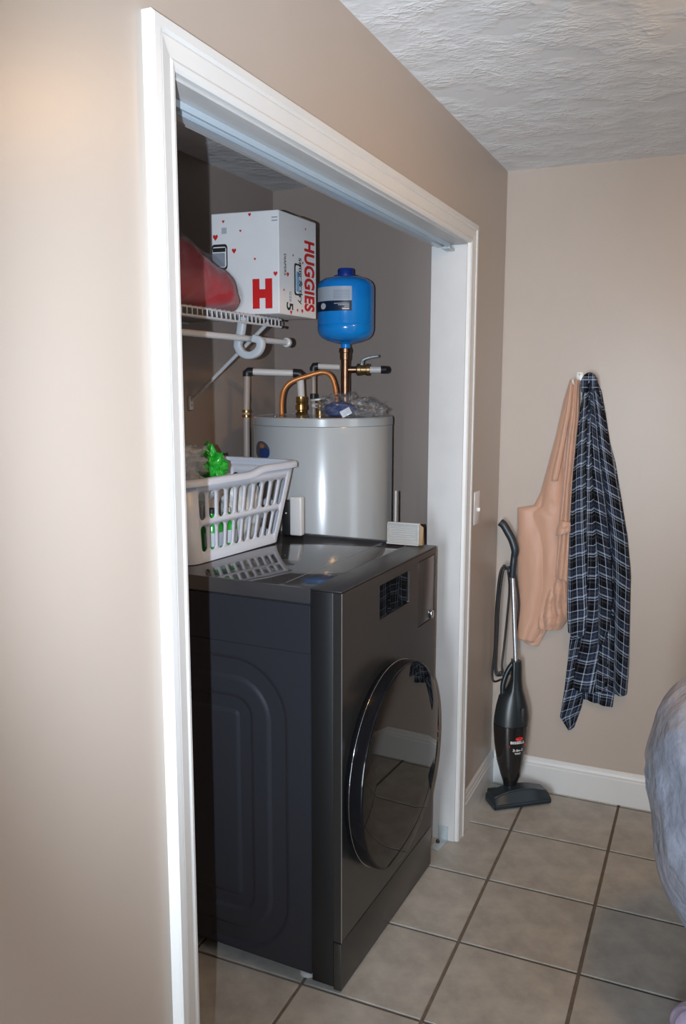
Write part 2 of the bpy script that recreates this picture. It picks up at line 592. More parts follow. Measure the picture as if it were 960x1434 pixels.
# baseboards
BBP = [(0, 0), (0.015, 0), (0.015, 0.098), (0.012, 0.103), (0.0125, 0.110), (0.009, 0.118), (0.008, 0.126), (0.004, 0.132), (0, 0.132)]
def baseboard(name, p0, p1, nrm):
    bm = BM()
    n = Vector(nrm)
    rings = [[Vector((p[0], p[1], 0)) + n * a + Vector((0, 0, z)) for a, z in BBP] for p in (p0, p1)]
    ring_loft(bm, rings)
    struct(name, bm, WHITE)
baseboard('baseboard_left', (0, 2.787), (0, L_), (1, 0, 0))
baseboard('baseboard_back', (0.015, L_), (RX, L_), (0, -1, 0))
baseboard('baseboard_right', (RX, RY), (RX, L_ - 0.015), (-1, 0, 0))
baseboard('baseboard_near', (0, RY), (0, 1.038), (1, 0, 0))

# door casing: moulded profile (distance from outer edge, thickness)
CP = [(0, 0), (0, 0.016), (0.003, 0.0195), (0.017, 0.0195), (0.021, 0.0155), (0.024, 0.0165), (0.030, 0.0155), (0.047, 0.0125),
      (0.051, 0.0145), (0.057, 0.0135), (0.062, 0.0095), (0.063, 0)]
CO0, CO1, CT = 1.039, 2.786, 2.110
def casing(name, which):
    bm = BM()
    rings = [[], []]
    for d, t in CP:
        if which == 'L': a, b2 = (t, CO0 + d, 0), (t, CO0 + d, CT - d)
        elif which == 'R': a, b2 = (t, CO1 - d, 0), (t, CO1 - d, CT - d)
        else: a, b2 = (t, CO0 + d, CT - d), (t, CO1 - d, CT - d)
        rings[0].append(a); rings[1].append(b2)
    ring_loft(bm, rings)
    struct(name, bm, WHITE)
casing('trim_1', 'L'); casing('trim_2', 'H'); casing('trim_3', 'R')
bm = BM(); box(bm, -WT - 0.004, 0, OY0 - 0.018, OY0, 0, OZ, bev=0.001, seg=1); struct('trim_4', bm, JAMB)
bm = BM(); box(bm, -WT - 0.004, 0, OY1, OY1 + 0.018, 0, OZ, bev=0.001, seg=1); struct('trim_5', bm, JAMB)
bm = BM(); box(bm, -WT - 0.004, 0, OY0 - 0.018, OY1 + 0.018, OZ, OZ + 0.018, bev=0.001, seg=1); struct('trim_6', bm, JAMB)

# ------------------------------------------------------------------ ceiling lamp (just above the picture)
lamp = thing('ceiling_lamp', 'flush frosted dome lamp on the textured ceiling near the closet', 'lamp', (1.0, 1.88, H_))
bm = BM(); lathe(bm, [(0.15, 0.0), (0.152, -0.012), (0.145, -0.022), (0.13, -0.024)], 40); obj('base_ring', bm, WHITE, lamp, True, auto=40)
def lamp_glass(strength, col):
    m = bpy.data.materials.new('lit_frosted_glass'); m.use_nodes = True
    b = m.node_tree.nodes['Principled BSDF']
    b.inputs['Base Color'].default_value = (0.9, 0.85, 0.75, 1)
    b.inputs['Emission Color'].default_value = (*col, 1)
    b.inputs['Emission Strength'].default_value = strength
    return m
LAMP1 = lamp_glass(60.0, (1.0, 0.55, 0.19))
def dome(parent, glass):
    bm = BM(); lathe(bm, [(0.13, -0.024)] + [(0.13 * math.cos(a), -0.024 - 0.05 * math.sin(a)) for a in [0.2, 0.45, 0.7, 0.95, 1.2, 1.45]], 40)
    obj('shade', bm, glass, parent, True)
dome(lamp, LAMP1)

# ------------------------------------------------------------------ washer dryer
D = thing('washer_dryer', 'tall dark graphite front-loading washer dryer with round black door', 'washer dryer', (-0.044, 2.198, 0), math.radians(-2.54))
W2, HD, DP = 0.339, 1.095, 0.76
bm = BM(); box(bm, -DP, -0.086, -W2 + 0.006, W2 - 0.003, 0.03, 1.052); obj('cabinet', bm, SIDE, D)
# near side panel with pressed rings
def emboss(x, z):
    # rounded rectangle distance, centre of the panel
    cx, cz, hx, hz, r = -0.420, 0.465, 0.258, 0.415, 0.16
    qx, qz = abs(x - cx) - hx + r, abs(z - cz) - hz + r
    d = math.hypot(max(qx, 0), max(qz, 0)) + min(max(qx, qz), 0) - r
    h = 0.0
    d = -d
    for lo, hi in ((0.0, 0.052), (0.106, 0.148)):
        def st(e, v): 
            t = min(1, max(0, (v - e) / 0.012 + 0.5)); return t * t * (3 - 2 * t)
        h += 0.006 * (st(lo, d) - st(hi, d))
    return -h
bm = BM()
nx, nz = 130, 170
X0, X1, Z0, Z1 = -DP, -0.0875, 0.032, 0.922
g2 = [[bm.verts.new((X0 + (X1 - X0) * i / nx, -W2 + 0.0005 - emboss(X0 + (X1 - X0) * i / nx, Z0 + (Z1 - Z0) * k / nz), Z0 + (Z1 - Z0) * k / nz)) for i in range(nx + 1)] for k in range(nz + 1)]
for k in range(nz):
    for i in range(nx):
        bm.faces.new((g2[k][i], g2[k][i + 1], g2[k + 1][i + 1], g2[k + 1][i]))
so = obj('side_panel', bm, SIDE, D, True)
bm = BM(); box(bm, -DP, -0.0875, -W2, -W2 + 0.008, 0.9235, 1.050, bev=0.001, seg=1); obj('upper_side_panel', bm, SIDE, D)
bm = BM(); box(bm, -DP, -0.0875, -W2, W2, 1.0535, HD, bev=0.004); obj('top_panel', bm, TOPM, D, True, auto=35)
bm = BM(); box(bm, -0.70, -0.6985, -W2 + 0.03, W2 - 0.02, HD - 0.001, HD + 0.0012); box(bm, -DP, -0.10, W2 - 0.016, W2 - 0.004, HD - 0.001, HD + 0.006, bev=0.002); obj('top_edge_strip', bm, TOPM, D)
bm = BM(); box(bm, -0.175, -0.1738, -W2 + 0.03, W2 - 0.03, HD - 0.001, HD + 0.0008); obj('top_seam', bm, ALU, D)
bm = BM(); box(bm, -0.0860, -0.0225, -W2, W2, 0.016, 1.091, bev=0.002); obj('front_frame', bm, DARKPL, D, True, auto=35)
bm = BM(); box(bm, -0.0860, -0.0005, -W2, W2, 1.0915, HD + 0.0015, bev=0.0015); obj('front_top_cap', bm, pmat('dark_satin_cap', (0.05, 0.05, 0.052), rough=0.35, metal=0.4), D, True, auto=35)
# front face with an opening for the display and the drawer front
fy0, fy1, fz0, fz1 = -W2, W2, 0.150, 1.0905
dy0, dy1, dz0, dz1 = -0.108, 0.115, 0.962, 1.064
wy0, wy1, wz0, wz1 = 0.188, 0.327, 0.866, 1.072
vf = poly2mesh([[(fy0, fz0), (fy1, fz0), (fy1, fz1), (fy0, fz1)], roundrect(dy0, dy1, dz0, dz1, 0.004, 3), roundrect(wy0, wy1, wz0, wz1, 0.003, 3)])
bm = BM(); put2d(bm, vf, lambda a, b: (0.0, a, b))
ex = bmesh.ops.extrude_face_region(bm, geom=bm.faces[:])
for v in [e for e in ex['geom'] if isinstance(e, bmesh.types.BMVert)]: v.co.x -= 0.022
obj('front_panel', bm, STEEL, D)
bm = BM(); box(bm, -0.012, -0.0005, wy0 + 0.0025, wy1 - 0.0025, wz0 + 0.0025, wz1 - 0.0025, bev=0.0015); dr = obj('detergent_drawer', bm, STEEL, D, True, auto=35)
bm = BM(); box(bm, -0.002, 0.005, wy1 - 0.030, wy1 - 0.012, 0.868, 0.892, bev=0.003); obj('drawer_glint', bm, CHROME, dr, True, label='small chrome piece as bright glint on the drawer')  # chrome piece added in place of a bright reflection on the drawer
bm = BM(); box(bm, -0.010, -0.003, dy0 + 0.0026, dy1 - 0.0026, dz0 + 0.0026, dz1 - 0.0026); dsp = obj('display', bm, GLASSB, D, label='black glass touch display')
bm = BM()
put2d(bm, poly2mesh([roundrect(dy0, dy1, dz0, dz1, 0.004, 3), roundrect(dy0 + 0.0025, dy1 - 0.0025, dz0 + 0.0025, dz1 - 0.0025, 0.003, 3)]), lambda a, b: (0.0006, a, b))
ex = bmesh.ops.extrude_face_region(bm, geom=bm.faces[:])
for v in [e for e in ex['geom'] if isinstance(e, bmesh.types.BMVert)]: v.co.x -= 0.010
obj('display_frame', bm, STEEL, dsp)
bm = BM(); box(bm, -0.022, 0.0, -W2, W2, 0.010, 0.1455, bev=0.0015); obj('base_panel', bm, STEEL, D, True, auto=35)
bm = BM(); box(bm, -0.0005, 0.0016, -W2, -W2 + 0.0028, 0.150, 1.0905, bev=0.0008, seg=1); obj('front_edge_strip', bm, ALU, D)
# round door
dc = (0, -0.045, 0.54)
door = None
bm = BM(); lathe(bm, [(0.20, -0.02), (0.278, -0.001), (0.280, 0.006), (0.286, 0.009), (0.2885, 0.016), (0.289, 0.030), (0.2885, 0.050), (0.287, 0.0545), (0.2835, 0.0556)], 96, dc, 'X', cap=False)
door = obj('door', bm, GLOSSB, D, True, auto=50)
bm = BM(); lathe(bm, [(0.2833, 0.0557), (0.281, 0.0562), (0.20, 0.0564), (0.05, 0.0564)], 96, dc, 'X'); obj('door_glass', bm, GLASSB, door, True, auto=50, label='mirror-like black door glass')
bm = BM(); lathe(bm, [(0.2888, 0.0185), (0.2899, 0.0192), (0.2888, 0.0199), (0.286, 0.0192)], 96, dc, 'X', cap=False); obj('door_trim_ring', bm, CHROME, door, True)
for fx in (-0.70, -0.12):
    for fy in (-0.30, 0.30):
        bm = BM(); lathe(bm, [(0.022, 0.0), (0.022, 0.012), (0.010, 0.014), (0.010, 0.034)], 16, (fx, fy, 0)); obj('foot', bm, WHITEPL, D, True, auto=40)

# ------------------------------------------------------------------ water heater
HX, HY, HR = -0.576, 2.865, 0.257
Hh = thing('water_heater', 'tall grey cylindrical water heater standing behind the dryer', 'water heater', (HX, HY, 0))
bm = BM(); lathe(bm, [(HR - 0.03, 0.0), (HR - 0.02, 0.03), (HR, 0.035), (HR, 1.452), (HR - 0.001, 1.455)], 96); obj('tank_jacket', bm, TANKG, Hh, True, auto=40)
bm = BM(); lathe(bm, [(HR - 0.001, 1.4555), (HR + 0.0015, 1.457), (HR + 0.0015, 1.482), (HR - 0.002, 1.486), (HR - 0.012, 1.487), (HR - 0.016, 1.484), (0.1, 1.488), (0.02, 1.489)], 96); obj('top_cap', bm, TANKG, Hh, True, auto=40)
camdir = math.atan2(CAM.y - HY, CAM.x - HX)
def cyl_patch(bm, cx, cy, r, a0, a1, z0, z1, n=16, m=1):
    g3 = [[bm.verts.new((cx + r * math.cos(a0 + (a1 - a0) * i / n), cy + r * math.sin(a0 + (a1 - a0) * i / n), z0 + (z1 - z0) * k / m)) for i in range(n + 1)] for k in range(m + 1)]
    for k in range(m):
        for i in range(n): bm.faces.new((g3[k][i], g3[k][i + 1], g3[k + 1][i + 1], g3[k + 1][i]))
def cyl_disc(bm, cx, cy, r, a, z, rad, rz=None, n=28):
    rz = rz or rad
    c = bm.verts.new((cx + r * math.cos(a), cy + r * math.sin(a), z))
    vs = [bm.verts.new((cx + r * math.cos(a + rad / r * math.cos(2 * PI * i / n)), cy + r * math.sin(a + rad / r * math.cos(2 * PI * i / n)), z + rz * math.sin(2 * PI * i / n))) for i in range(n)]
    for i in range(n): bm.faces.new((c, vs[i], vs[(i + 1) % n]))
sa = camdir - math.radians(58)
bm = BM(); cyl_disc(bm, 0, 0, HR + 0.001, sa, 1.365, 0.062, 0.040); st = obj('round_sticker', bm, PAPER, Hh, label='round sticker with a dark blue oval')
bm = BM(); cyl_disc(bm, 0, 0, HR + 0.0016, sa, 1.368, 0.052, 0.034); obj('sticker_print', bm, pmat('brown_grey_print', (0.12, 0.11, 0.115), rough=0.4), st)
bm = BM(); cyl_disc(bm, 0, 0, HR + 0.0022, sa + 0.07, 1.360, 0.034, 0.021); obj('sticker_print', bm, pmat('blue_oval_print', (0.02, 0.06, 0.22), rough=0.4), st)
bm = BM(); cyl_disc(bm, 0, 0, HR + 0.0026, sa + 0.02, 1.384, 0.016, 0.008); obj('sticker_print', bm, pmat('orange_print', (0.5, 0.2, 0.1), rough=0.4), st)
for px_, py_ in ((-0.10, -0.19), (0.05, -0.21), (0.16, -0.14)):
    bm = BM(); lathe(bm, [(0.006, 1.486), (0.006, 1.491), (0.003, 1.493)], 10, (px_, py_, 0)); obj('cap_screw', bm, CHROME, Hh, True)
# temperature relief valve
V = (-0.592 - HX, 2.872 - HY)
bm = BM(); lathe(bm, [(0.014, 1.486), (0.014, 1.505), (0.010, 1.507), (0.010, 1.525), (0.017, 1.528), (0.017, 1.540), (0.008, 1.543)], 16, (V[0], V[1], 0)); tv = obj('relief_valve', bm, BRASS, Hh, True, auto=40)
bm = BM(); box(bm, -0.035, 0.022, -0.007, 0.007, -0.005, 0.005, bev=0.003, mtx=Matrix.Translation((V[0], V[1], 1.546)) @ Matrix.Rotation(0.40, 4, 'Z') @ Matrix.Rotation(-0.12, 4, 'Y')); obj('valve_lever', bm, GALV, tv, True)
bm = BM(); lathe(bm, [(0.010, 0), (0.014, 0.004), (0.014, 0.014), (0.010, 0.018)], 14, (V[0] - 0.005, V[1] - 0.03, 1.515)); obj('valve_outlet', bm, WHITEPL, tv, True)

# hot water pipe run
A = Vector((-0.660, 2.853, 1.487)); Bp = Vector((-0.667, 2.860, 1.641)); Cp = Vector((-0.850, 2.783, 1.648))
P1 = thing('hot_water_pipe', 'white pipe with black elbows rising from the water heater and turning left', 'pipe', (A.x, A.y, A.z))
bm = BM(); lathe(bm, [(0.018, 1.4875), (0.022, 1.492), (0.015, 1.500), (0.015, 1.505), (0.021, 1.508), (0.021, 1.525), (0.015, 1.528), (0.019, 1.535), (0.019, 1.555), (0.013, 1.557)], 14, (A.x, A.y, 0)); obj('brass_fitting', bm, BRASS, P1, True, auto=35, world=True)
bm = BM(); tube(bm, [A + Vector((0, 0, 0.068)), Bp - Vector((0, 0, 0.012))], 0.0135, 16); obj('riser', bm, PIPEW, P1, True, auto=40, world=True)
d1 = (Cp - Bp).normalized()
bm = BM(); tube(bm, [Bp - Vector((0, 0, 0.018)), Bp - Vector((0, 0, 0.004)), Bp + d1 * 0.006, Bp + d1 * 0.026], 0.0165, 16); obj('elbow', bm, BLACKM, P1, True, auto=40, world=True)
bm = BM(); tube(bm, [Bp + d1 * 0.024, Cp - d1 * 0.020], 0.0125, 16); obj('horizontal_pipe', bm, PIPEW, P1, True, auto=40, world=True)
bm = BM(); tube(bm, [Cp - d1 * 0.024, Cp - d1 * 0.006, Cp - Vector((0, 0, 0.004)), Cp - Vector((0, 0, 0.018))], 0.0155, 16); obj('elbow', bm, BLACKM, P1, True, auto=40, world=True)
bm = BM(); tube(bm, [Cp - Vector((0, 0, 0.016)), Vector((-0.848, 2.772, 1.49)), Vector((-0.848, 2.770, 1.30)), Vector((-0.848, 2.770, 0.0))], 0.0125, 14); obj('drop_pipe', bm, PIPET, P1, True, auto=40, world=True)
for zz in (1.478, 1.496):
    bm = BM(); lathe(bm, [(0.013, zz), (0.0165, zz + 0.002), (0.0165, zz + 0.009), (0.013, zz + 0.011)], 14, (-0.848, 2.772, 0)); obj('pipe_clamp', bm, BRASS, P1, True, auto=40, world=True)

# cold water riser with ball valve
K = Vector((-0.515, 2.930, 1.487))
P2 = thing('cold_water_pipe', 'brown copper riser with brass lever valve under the blue tank', 'pipe', K)
bm = BM(); tube(bm, [K, K + Vector((0, 0, 0.243))], 0.0165, 18); obj('riser', bm, COPPER, P2, True, auto=40, world=True)
bm = BM(); lathe(bm, [(0.017, 1.487), (0.022, 1.489), (0.022, 1.505), (0.017, 1.507)], 16, (K.x, K.y, 0)); obj('base_nut', bm, BRASS, P2, True, auto=40, world=True)
bm = BM(); lathe(bm, [(0.017, 1.690), (0.020, 1.692), (0.020, 1.716), (0.023, 1.718), (0.023, 1.732), (0.018, 1.734)], 16, (K.x, K.y, 0)); obj('upper_coupling', bm, COPPER, P2, True, auto=40, world=True)
e = Vector((0.916, 0.40, 0)).normalized()
T = Vector((K.x, K.y, 1.655))
bm = BM(); tube(bm, [T, T + e * 0.045], 0.0125, 14); obj('branch_pipe', bm, COPPER, P2, True, auto=40, world=True)
bm = BM()
s0 = T + e * 0.04
sweep(bm, [s0 + e * q for q in (0, 0.004, 0.006, 0.016, 0.018, 0.036, 0.038, 0.05, 0.052)], circle(1.0, 12), True, [0.013, 0.022, 0.022, 0.022, 0.019, 0.019, 0.022, 0.022, 0.013])
bmesh.ops.remove_doubles(bm, verts=bm.verts, dist=0.0001)
vv = obj('ball_valve', bm, pmat('brown_brass', (0.30, 0.20, 0.10), rough=0.38, metal=0.9), P2, True, auto=35, world=True)
bm = BM(); tube(bm, [s0 + e * 0.022, s0 + e * 0.022 + Vector((0, 0, 0.034))], 0.007, 10); tube(bm, [s0 + e * 0.018 + Vector((0, 0, 0.026)), s0 + e * 0.03 + Vector((0, 0, 0.038)), s0 + e * 0.055 + Vector((0, 0, 0.046)), s0 + e * 0.085 + Vector((0, 0, 0.050))], 0.005, 8, 4); obj('valve_lever', bm, GALV, vv, True, world=True)
bm = BM(); tube(bm, [s0 + e * 0.05, s0 + e * 0.098], 0.0125, 14); obj('outlet_pipe', bm, PIPEW, P2, True, auto=40, world=True)
bm = BM(); tube(bm, [s0 + e * 0.092, s0 + e * 0.104, s0 + e * 0.108 + Vector((0, 0.02, 0))], 0.0145, 14); obj('outlet_elbow', bm, BLACKM, P2, True, auto=40, world=True)
# small supply pipe behind
Q = Vector((-0.634, 2.905, 1.668))
P3 = thing('supply_pipe', 'thin pale pipe with black elbow beside the copper riser', 'pipe', (Q.x, Q.y, 1.487))
bm = BM(); tube(bm, [Q + e * 0.012, Vector((K.x, K.y, Q.z - 0.004)) - e * 0.018], 0.0105, 12); obj('horizontal_pipe', bm, PIPEW, P3, True, auto=40, world=True)
bm = BM(); tube(bm, [Q + e * 0.018, Q + e * 0.002, Q - Vector((0, 0, 0.006)), Q - Vector((0, 0, 0.018))], 0.0135, 12); obj('elbow', bm, BLACKM, P3, True, auto=40, world=True)
bm = BM(); tube(bm, [Q - Vector((0, 0, 0.016)), Vector((Q.x, Q.y, 1.487))], 0.009, 12); obj('riser', bm, PIPET, P3, True, auto=40, world=True)
bm = BM(); lathe(bm, [(0.009, 1.545), (0.013, 1.547), (0.013, 1.565), (0.009, 1.567)], 12, (Q.x, Q.y, 0)); obj('pipe_coupling', bm, BLACKM, P3, True, auto=40, world=True)

# orange bent tube
pts = [(-0.714, 2.800, 1.486), (-0.717, 2.806, 1.540), (-0.711, 2.816, 1.583), (-0.685, 2.830, 1.612), (-0.630, 2.856, 1.633), (-0.585, 2.876, 1.645), (-0.556, 2.886, 1.634), (-0.541, 2.890, 1.600), (-0.530, 2.888, 1.540), (-0.527, 2.885, 1.486)]
bm = BM(); tube(bm, pts, 0.0085, 12, 6)
tag(obj('bent_copper_tube', bm, ORANGE, smooth=True), 'bright orange copper tube bent in an arch on the water heater', 'tube')

# expansion tank
EX, EY, ER = -0.520, 2.945, 0.105
E1 = thing('expansion_tank', 'small blue steel expansion tank upright on the copper riser', 'tank', (EX, EY, 1.732))
prof = [(0.018, 1.7345), (0.018, 1.748), (0.035, 1.752), (0.060, 1.758), (0.085, 1.768), (0.099, 1.782), (0.1045, 1.80), (ER, 1.815), (ER - 0.002, 1.8185), (ER, 1.822), (ER, 1.948), (0.103, 1.962), (0.095, 1.974), (0.078, 1.984), (0.055, 1.990), (0.03, 1.993)]
bm = BM(); lathe(bm, prof, 64, (EX, EY, 0)); obj('shell', bm, BLUE, E1, True, auto=40, world=True)
bm = BM(); lathe(bm, [(0.042, 1.988), (0.042, 1.996), (0.030, 1.998), (0.030, 2.016), (0.026, 2.021), (0.01, 2.022)], 24, (EX, EY, 0)); obj('valve_cap', bm, BLUECAP, E1, True, auto=40, world=True)
ec = math.atan2(CAM.y - EY, CAM.x - EX)
aL, aR = ec - math.radians(75), ec + math.radians(12)
bm = BM(); cyl_patch(bm, EX, EY, ER + 0.0006, aL, aR, 1.898, 1.948); lb = obj('paper_label', bm, PAPER, E1, True, world=True, label='pale paper label with a navy band')
bm = BM(); cyl_patch(bm, EX, EY, ER + 0.0007, aL, aR, 1.862, 1.898); nb = obj('label_band', bm, NAVY, E1, True, world=True)
bm = BM()
for q in range(6): cyl_patch(bm, EX, EY, ER + 0.0010, ec - math.radians(25), aR - math.radians(4), 1.905 + q * 0.0055, 1.9068 + q * 0.0055)
obj('label_print', bm, GREYINK, lb, True, world=True)['kind'] = 'stuff'
bm = BM()
for q, s_ in ((0, 10), (1, 22), (2, 30)): cyl_patch(bm, EX, EY, ER + 0.0011, aR - math.radians(s_ + 5), aR - math.radians(5), 1.876 + q * 0.0055, 1.878 + q * 0.0055)
cyl_disc(bm, EX, EY, ER + 0.0011, ec - math.radians(50), 1.880, 0.014, 0.011)
cyl_patch(bm, EX, EY, ER + 0.0011, aR - math.radians(19), aR - math.radians(5), 1.867, 1.872)
obj('label_print', bm, WHTINK, nb, True, world=True)['kind'] = 'stuff'

# clear bag with blue cloth on the heater top
PB = thing('plastic_bag', 'crumpled clear plastic bag with blue cloth on the water heater top', 'bag', (-0.42, 2.75, 1.488))
bm = BM(); blob(bm, (-0.452, 2.735, 1.512), (0.055, 0.045, 0.028), 4, 0.25, 2.5, 3.1, flat=0.8); obj('blue_cloth', bm, BLUECL, PB, True, world=True)
bm = BM(); blob(bm, (-0.430, 2.735, 1.522), (0.095, 0.062, 0.042), 5, 0.45, 3.2, 5.2, flat=0.75, fold=0.35); blob(bm, (-0.350, 2.755, 1.508), (0.055, 0.050, 0.032), 5, 0.5, 3.5, 8.2, flat=0.6, fold=0.4); obj('film', bm, FILM, PB, True, world=True)
bm = BM(); box(bm, -0.018, 0.018, -0.001, 0.001, -0.012, 0.012, mtx=Matrix.Translation((-0.400, 2.672, 1.506)) @ Matrix.Rotation(0.4, 4, 'Z') @ Matrix.Rotation(-0.5, 4, 'Y')); obj('paper_tag', bm, PAPER, PB, world=True)

# ------------------------------------------------------------------ wire shelf
ZS, XS, YE = 1.818, -0.58, 2.548
SH = thing('wire_shelf', 'white wire closet shelf on the closet back wall', 'shelf', (CX, 1.2, ZS))
bm = BM()
y = 0.80
while y < YE - 0.005:
    sweep(bm, [(CX + 0.004, y, ZS - 0.004), (XS, y, ZS - 0.004), (XS + 0.002, y, ZS - 0.008), (XS + 0.002, y, ZS - 0.030)], circle(0.0024, 6))
    y += 0.0254
ow = obj('deck_wires', bm, WIREM, SH, True, world=True); ow['kind'] = 'stuff'
for (rx, rz, rr) in ((XS + 0.001, ZS - 0.007, 0.003), (XS + 0.001, ZS - 0.030, 0.0035), (XS - 0.18, ZS - 0.008, 0.003), (CX + 0.006, ZS - 0.008, 0.003)):
    bm = BM(); tube(bm, [(rx, 0.80, rz), (rx, YE, rz)], rr, 8); obj('rail', bm, WIREM, SH, True, auto=40, world=True)
for rz in (ZS - 0.007, ZS - 0.030):
    bm = BM(); tube(bm, [(XS + 0.001, YE - 0.004, rz), (XS + 0.001, YE + 0.008, rz)], 0.0048, 10); obj('end_cap', bm, BLACKM, SH, True, auto=40, world=True)
# brace and its wall clip
bm = BM(); tube(bm, [(XS - 0.004, 2.462, ZS - 0.022), (CX + 0.012, 2.548, 1.545)], 0.0065, 10); obj('brace', bm, WIREM, SH, True, auto=40, world=True)
bm = BM(); box(bm, CX + 0.0005, CX + 0.012, 2.536, 2.560, 1.510, 1.560, bev=0.003); cl = obj('wall_clip', bm, WIREM, SH, True, auto=40, world=True)
bm = BM(); lathe(bm, [(0.004, 0.011), (0.004, 0.014), (0.002, 0.015)], 10, (CX, 2.548, 1.528), 'X'); obj('screw', bm, GALV, cl, True, world=True)
# rod hook: broad flat plastic strip curling under the rod
yh = 2.325
hp = []
hx, hz, hr = XS + 0.006, 1.724, 0.035
hp = [(hx - 0.020, ZS - 0.012), (hx - 0.026, ZS - 0.035), (hx - 0.032, 1.750)]
for k in range(11):
    a = math.radians(180 + 18 * k * 1.05)
    hp.append((hx + hr * 1.15 * math.cos(a), hz + hr * math.sin(a)))
hp.append((hx + hr * 0.9, hz + 0.012)); hp.append((hx + hr * 0.45, hz + 0.016))
path = smooth_path([(a, yh, b2) for a, b2 in hp], 4)
bm = BM(); sweep(bm, path, [(p[0] * 1.0, p[1] * 1.0) for p in roundrect(-0.0115, 0.0115, -0.012, 0.012, 0.004, 2)]); obj('rod_hook', bm, pmat('bluish_white_plastic', (0.55, 0.61, 0.66), rough=0.4), SH, True, auto=50, world=True)
# hanging rod
RO = thing('closet_rod', 'white closet hanging rod under the wire shelf', 'rod', (XS, 0.8, 1.74))
bm = BM(); tube(bm, [(XS, 0.80, 1.740), (XS, 2.585, 1.740)], 0.0095, 16); obj('tube', bm, WIREM, RO, True, auto=40, world=True)
bm = BM(); sweep(bm, [(XS, 2.578, 1.740), (XS, 2.581, 1.740), (XS, 2.592, 1.740), (XS, 2.596, 1.740)], circle(1, 24), True, [0.011, 0.0155, 0.0165, 0.014]); obj('end_cap', bm, WIREM, RO, True, auto=40, world=True)

# ------------------------------------------------------------------ diaper carton on the shelf
c0, c1, c3 = Vector((-0.514, 2.410, 0)), Vector((-0.505, 2.660, 0)), Vector((-0.745, 2.392, 0))
c2 = c3 + (c1 - c0)
z0, z1 = ZS + 0.002, ZS + 0.002 + 0.313
CB = thing('cardboard_box', 'white printed carton with red lettering on the wire shelf', 'box', (-0.62, 2.52, z0))
bm = BM()
lo = [bm.verts.new((c.x, c.y, z0)) for c in (c0, c1, c2, c3)]
hi = [bm.verts.new((c.x, c.y, z1)) for c in (c0, c1, c2, c3)]
bm.faces.new(lo[::-1]); bm.faces.new(hi)
for i in range(4): bm.faces.new((lo[i], lo[(i + 1) % 4], hi[(i + 1) % 4], hi[i]))
bmesh.ops.bevel(bm, geom=bm.edges[:], offset=0.002, segments=1, affect='EDGES')
obj('carton', bm, BOXW, CB, world=True)
# end flap, half lifted at the top
bm = BM()
f0, f1 = c1 * 0.55 + c0 * 0.45, c1
fa = [Vector((p.x - 0.004, p.y, z1 + 0.001)) for p in (f0, f1)]
fb = [Vector((fa[1].x - 0.085, fa[1].y - 0.004, z1 + 0.012)), Vector((fa[0].x - 0.085, fa[0].y - 0.012, z1 + 0.010))]
ring_loft(bm, [[p for p in fa + fb], [p + Vector((0, 0, 0.003)) for p in fa + fb]])
obj('top_flap', bm, CARD, CB, world=True, label='brown lifted cardboard flap')
uR = (c1 - c0).normalized(); nR = Vector((uR.y, -uR.x, 0)); wR = (c1 - c0).length
uL = (c0 - c3).normalized(); nL = Vector((uL.y, -uL.x, 0)); wL = (c0 - c3).length
HB = z1 - z0
def onR(a, b, e_=0.0006): p = c0 + uR * (a * wR) + nR * e_; return (p.x, p.y, z0 + b * HB)
def onL(a, b, e_=0.0006): p = c3 + uL * (a * wL) + nL * e_; return (p.x, p.y, z0 + b * HB)
def textR(body, size, a, b, bold=0.0, sp=1.0, stretch=1.0, adv=1.0):
    bm = BM()
    vf = text2mesh(body, size, bold, sp)
    # letters lie on their side: they advance downwards and their tops point to the right
    put2d(bm, vf, lambda u, v: onR(a + v / wR * stretch, b - u * adv / HB))
    return bm
obj('printed_lettering', textR('HUGGIES', 0.066, 0.79, 0.43, 0.0026, 1.06, 1.40, 0.80), RED, CB, world=True, label='bold red lettering HUGGIES running downwards')
obj('printed_lettering', textR('snug & dry', 0.034, 0.555, 0.36, 0.0004), BLKINK, CB, world=True)
obj('printed_lettering', textR('5', 0.058, 0.26, 0.085, 0.0012), BLKINK, CB, world=True)
obj('printed_lettering', textR('SIZE', 0.018, 0.28, 0.185, 0.0003), GREYINK, CB, world=True)
obj('printed_lettering', textR('DIAPERS', 0.018, 0.15, 0.49, 0.0003), BLKINK, CB, world=True)
bm = BM(); put2d(bm, poly2mesh([roundrect(0.38, 0.60, 0.21, 0.53, 0.03, 4), roundrect(0.42, 0.64, 0.235, 0.515, 0.03, 4)]) if False else poly2mesh([roundrect(0.39, 0.58, 0.21, 0.53, 0.03, 4), roundrect(0.425, 0.565, 0.228, 0.512, 0.025, 4)]), lambda a, b: onR(a, b, 0.0005)); obj('printed_frame', bm, BLKINK, CB, world=True)
bm = BM(); put2d(bm, poly2mesh([roundrect(0.445, 0.53, 0.25, 0.45, 0.01, 2)]), onR); obj('printed_panel', bm, BLUEINK, CB, world=True)
def heart(cx, cy, s):
    return [(cx + s * 0.55 * math.sin(t) ** 3 * 1.0, cy + s * 0.5 * (0.8125 * math.cos(t) - 0.3125 * math.cos(2 * t) - 0.125 * math.cos(3 * t) - 0.0625 * math.cos(4 * t))) for t in [2 * PI * i / 20 for i in range(20)]]
for a, b, s_ in ((0.22, 0.40, 0.055), (0.62, 0.55, 0.035), (0.30, 0.03, 0.05), (0.47, 0.06, 0.04), (0.36, 0.60, 0.03), (0.60, 0.06, 0.05), (0.12, 0.24, 0.03), (0.70, 0.90, 0.03)):
    bm = BM(); put2d(bm, poly2mesh([heart(a, b, s_)]), onR); obj('printed_heart', bm, RED, CB, world=True)
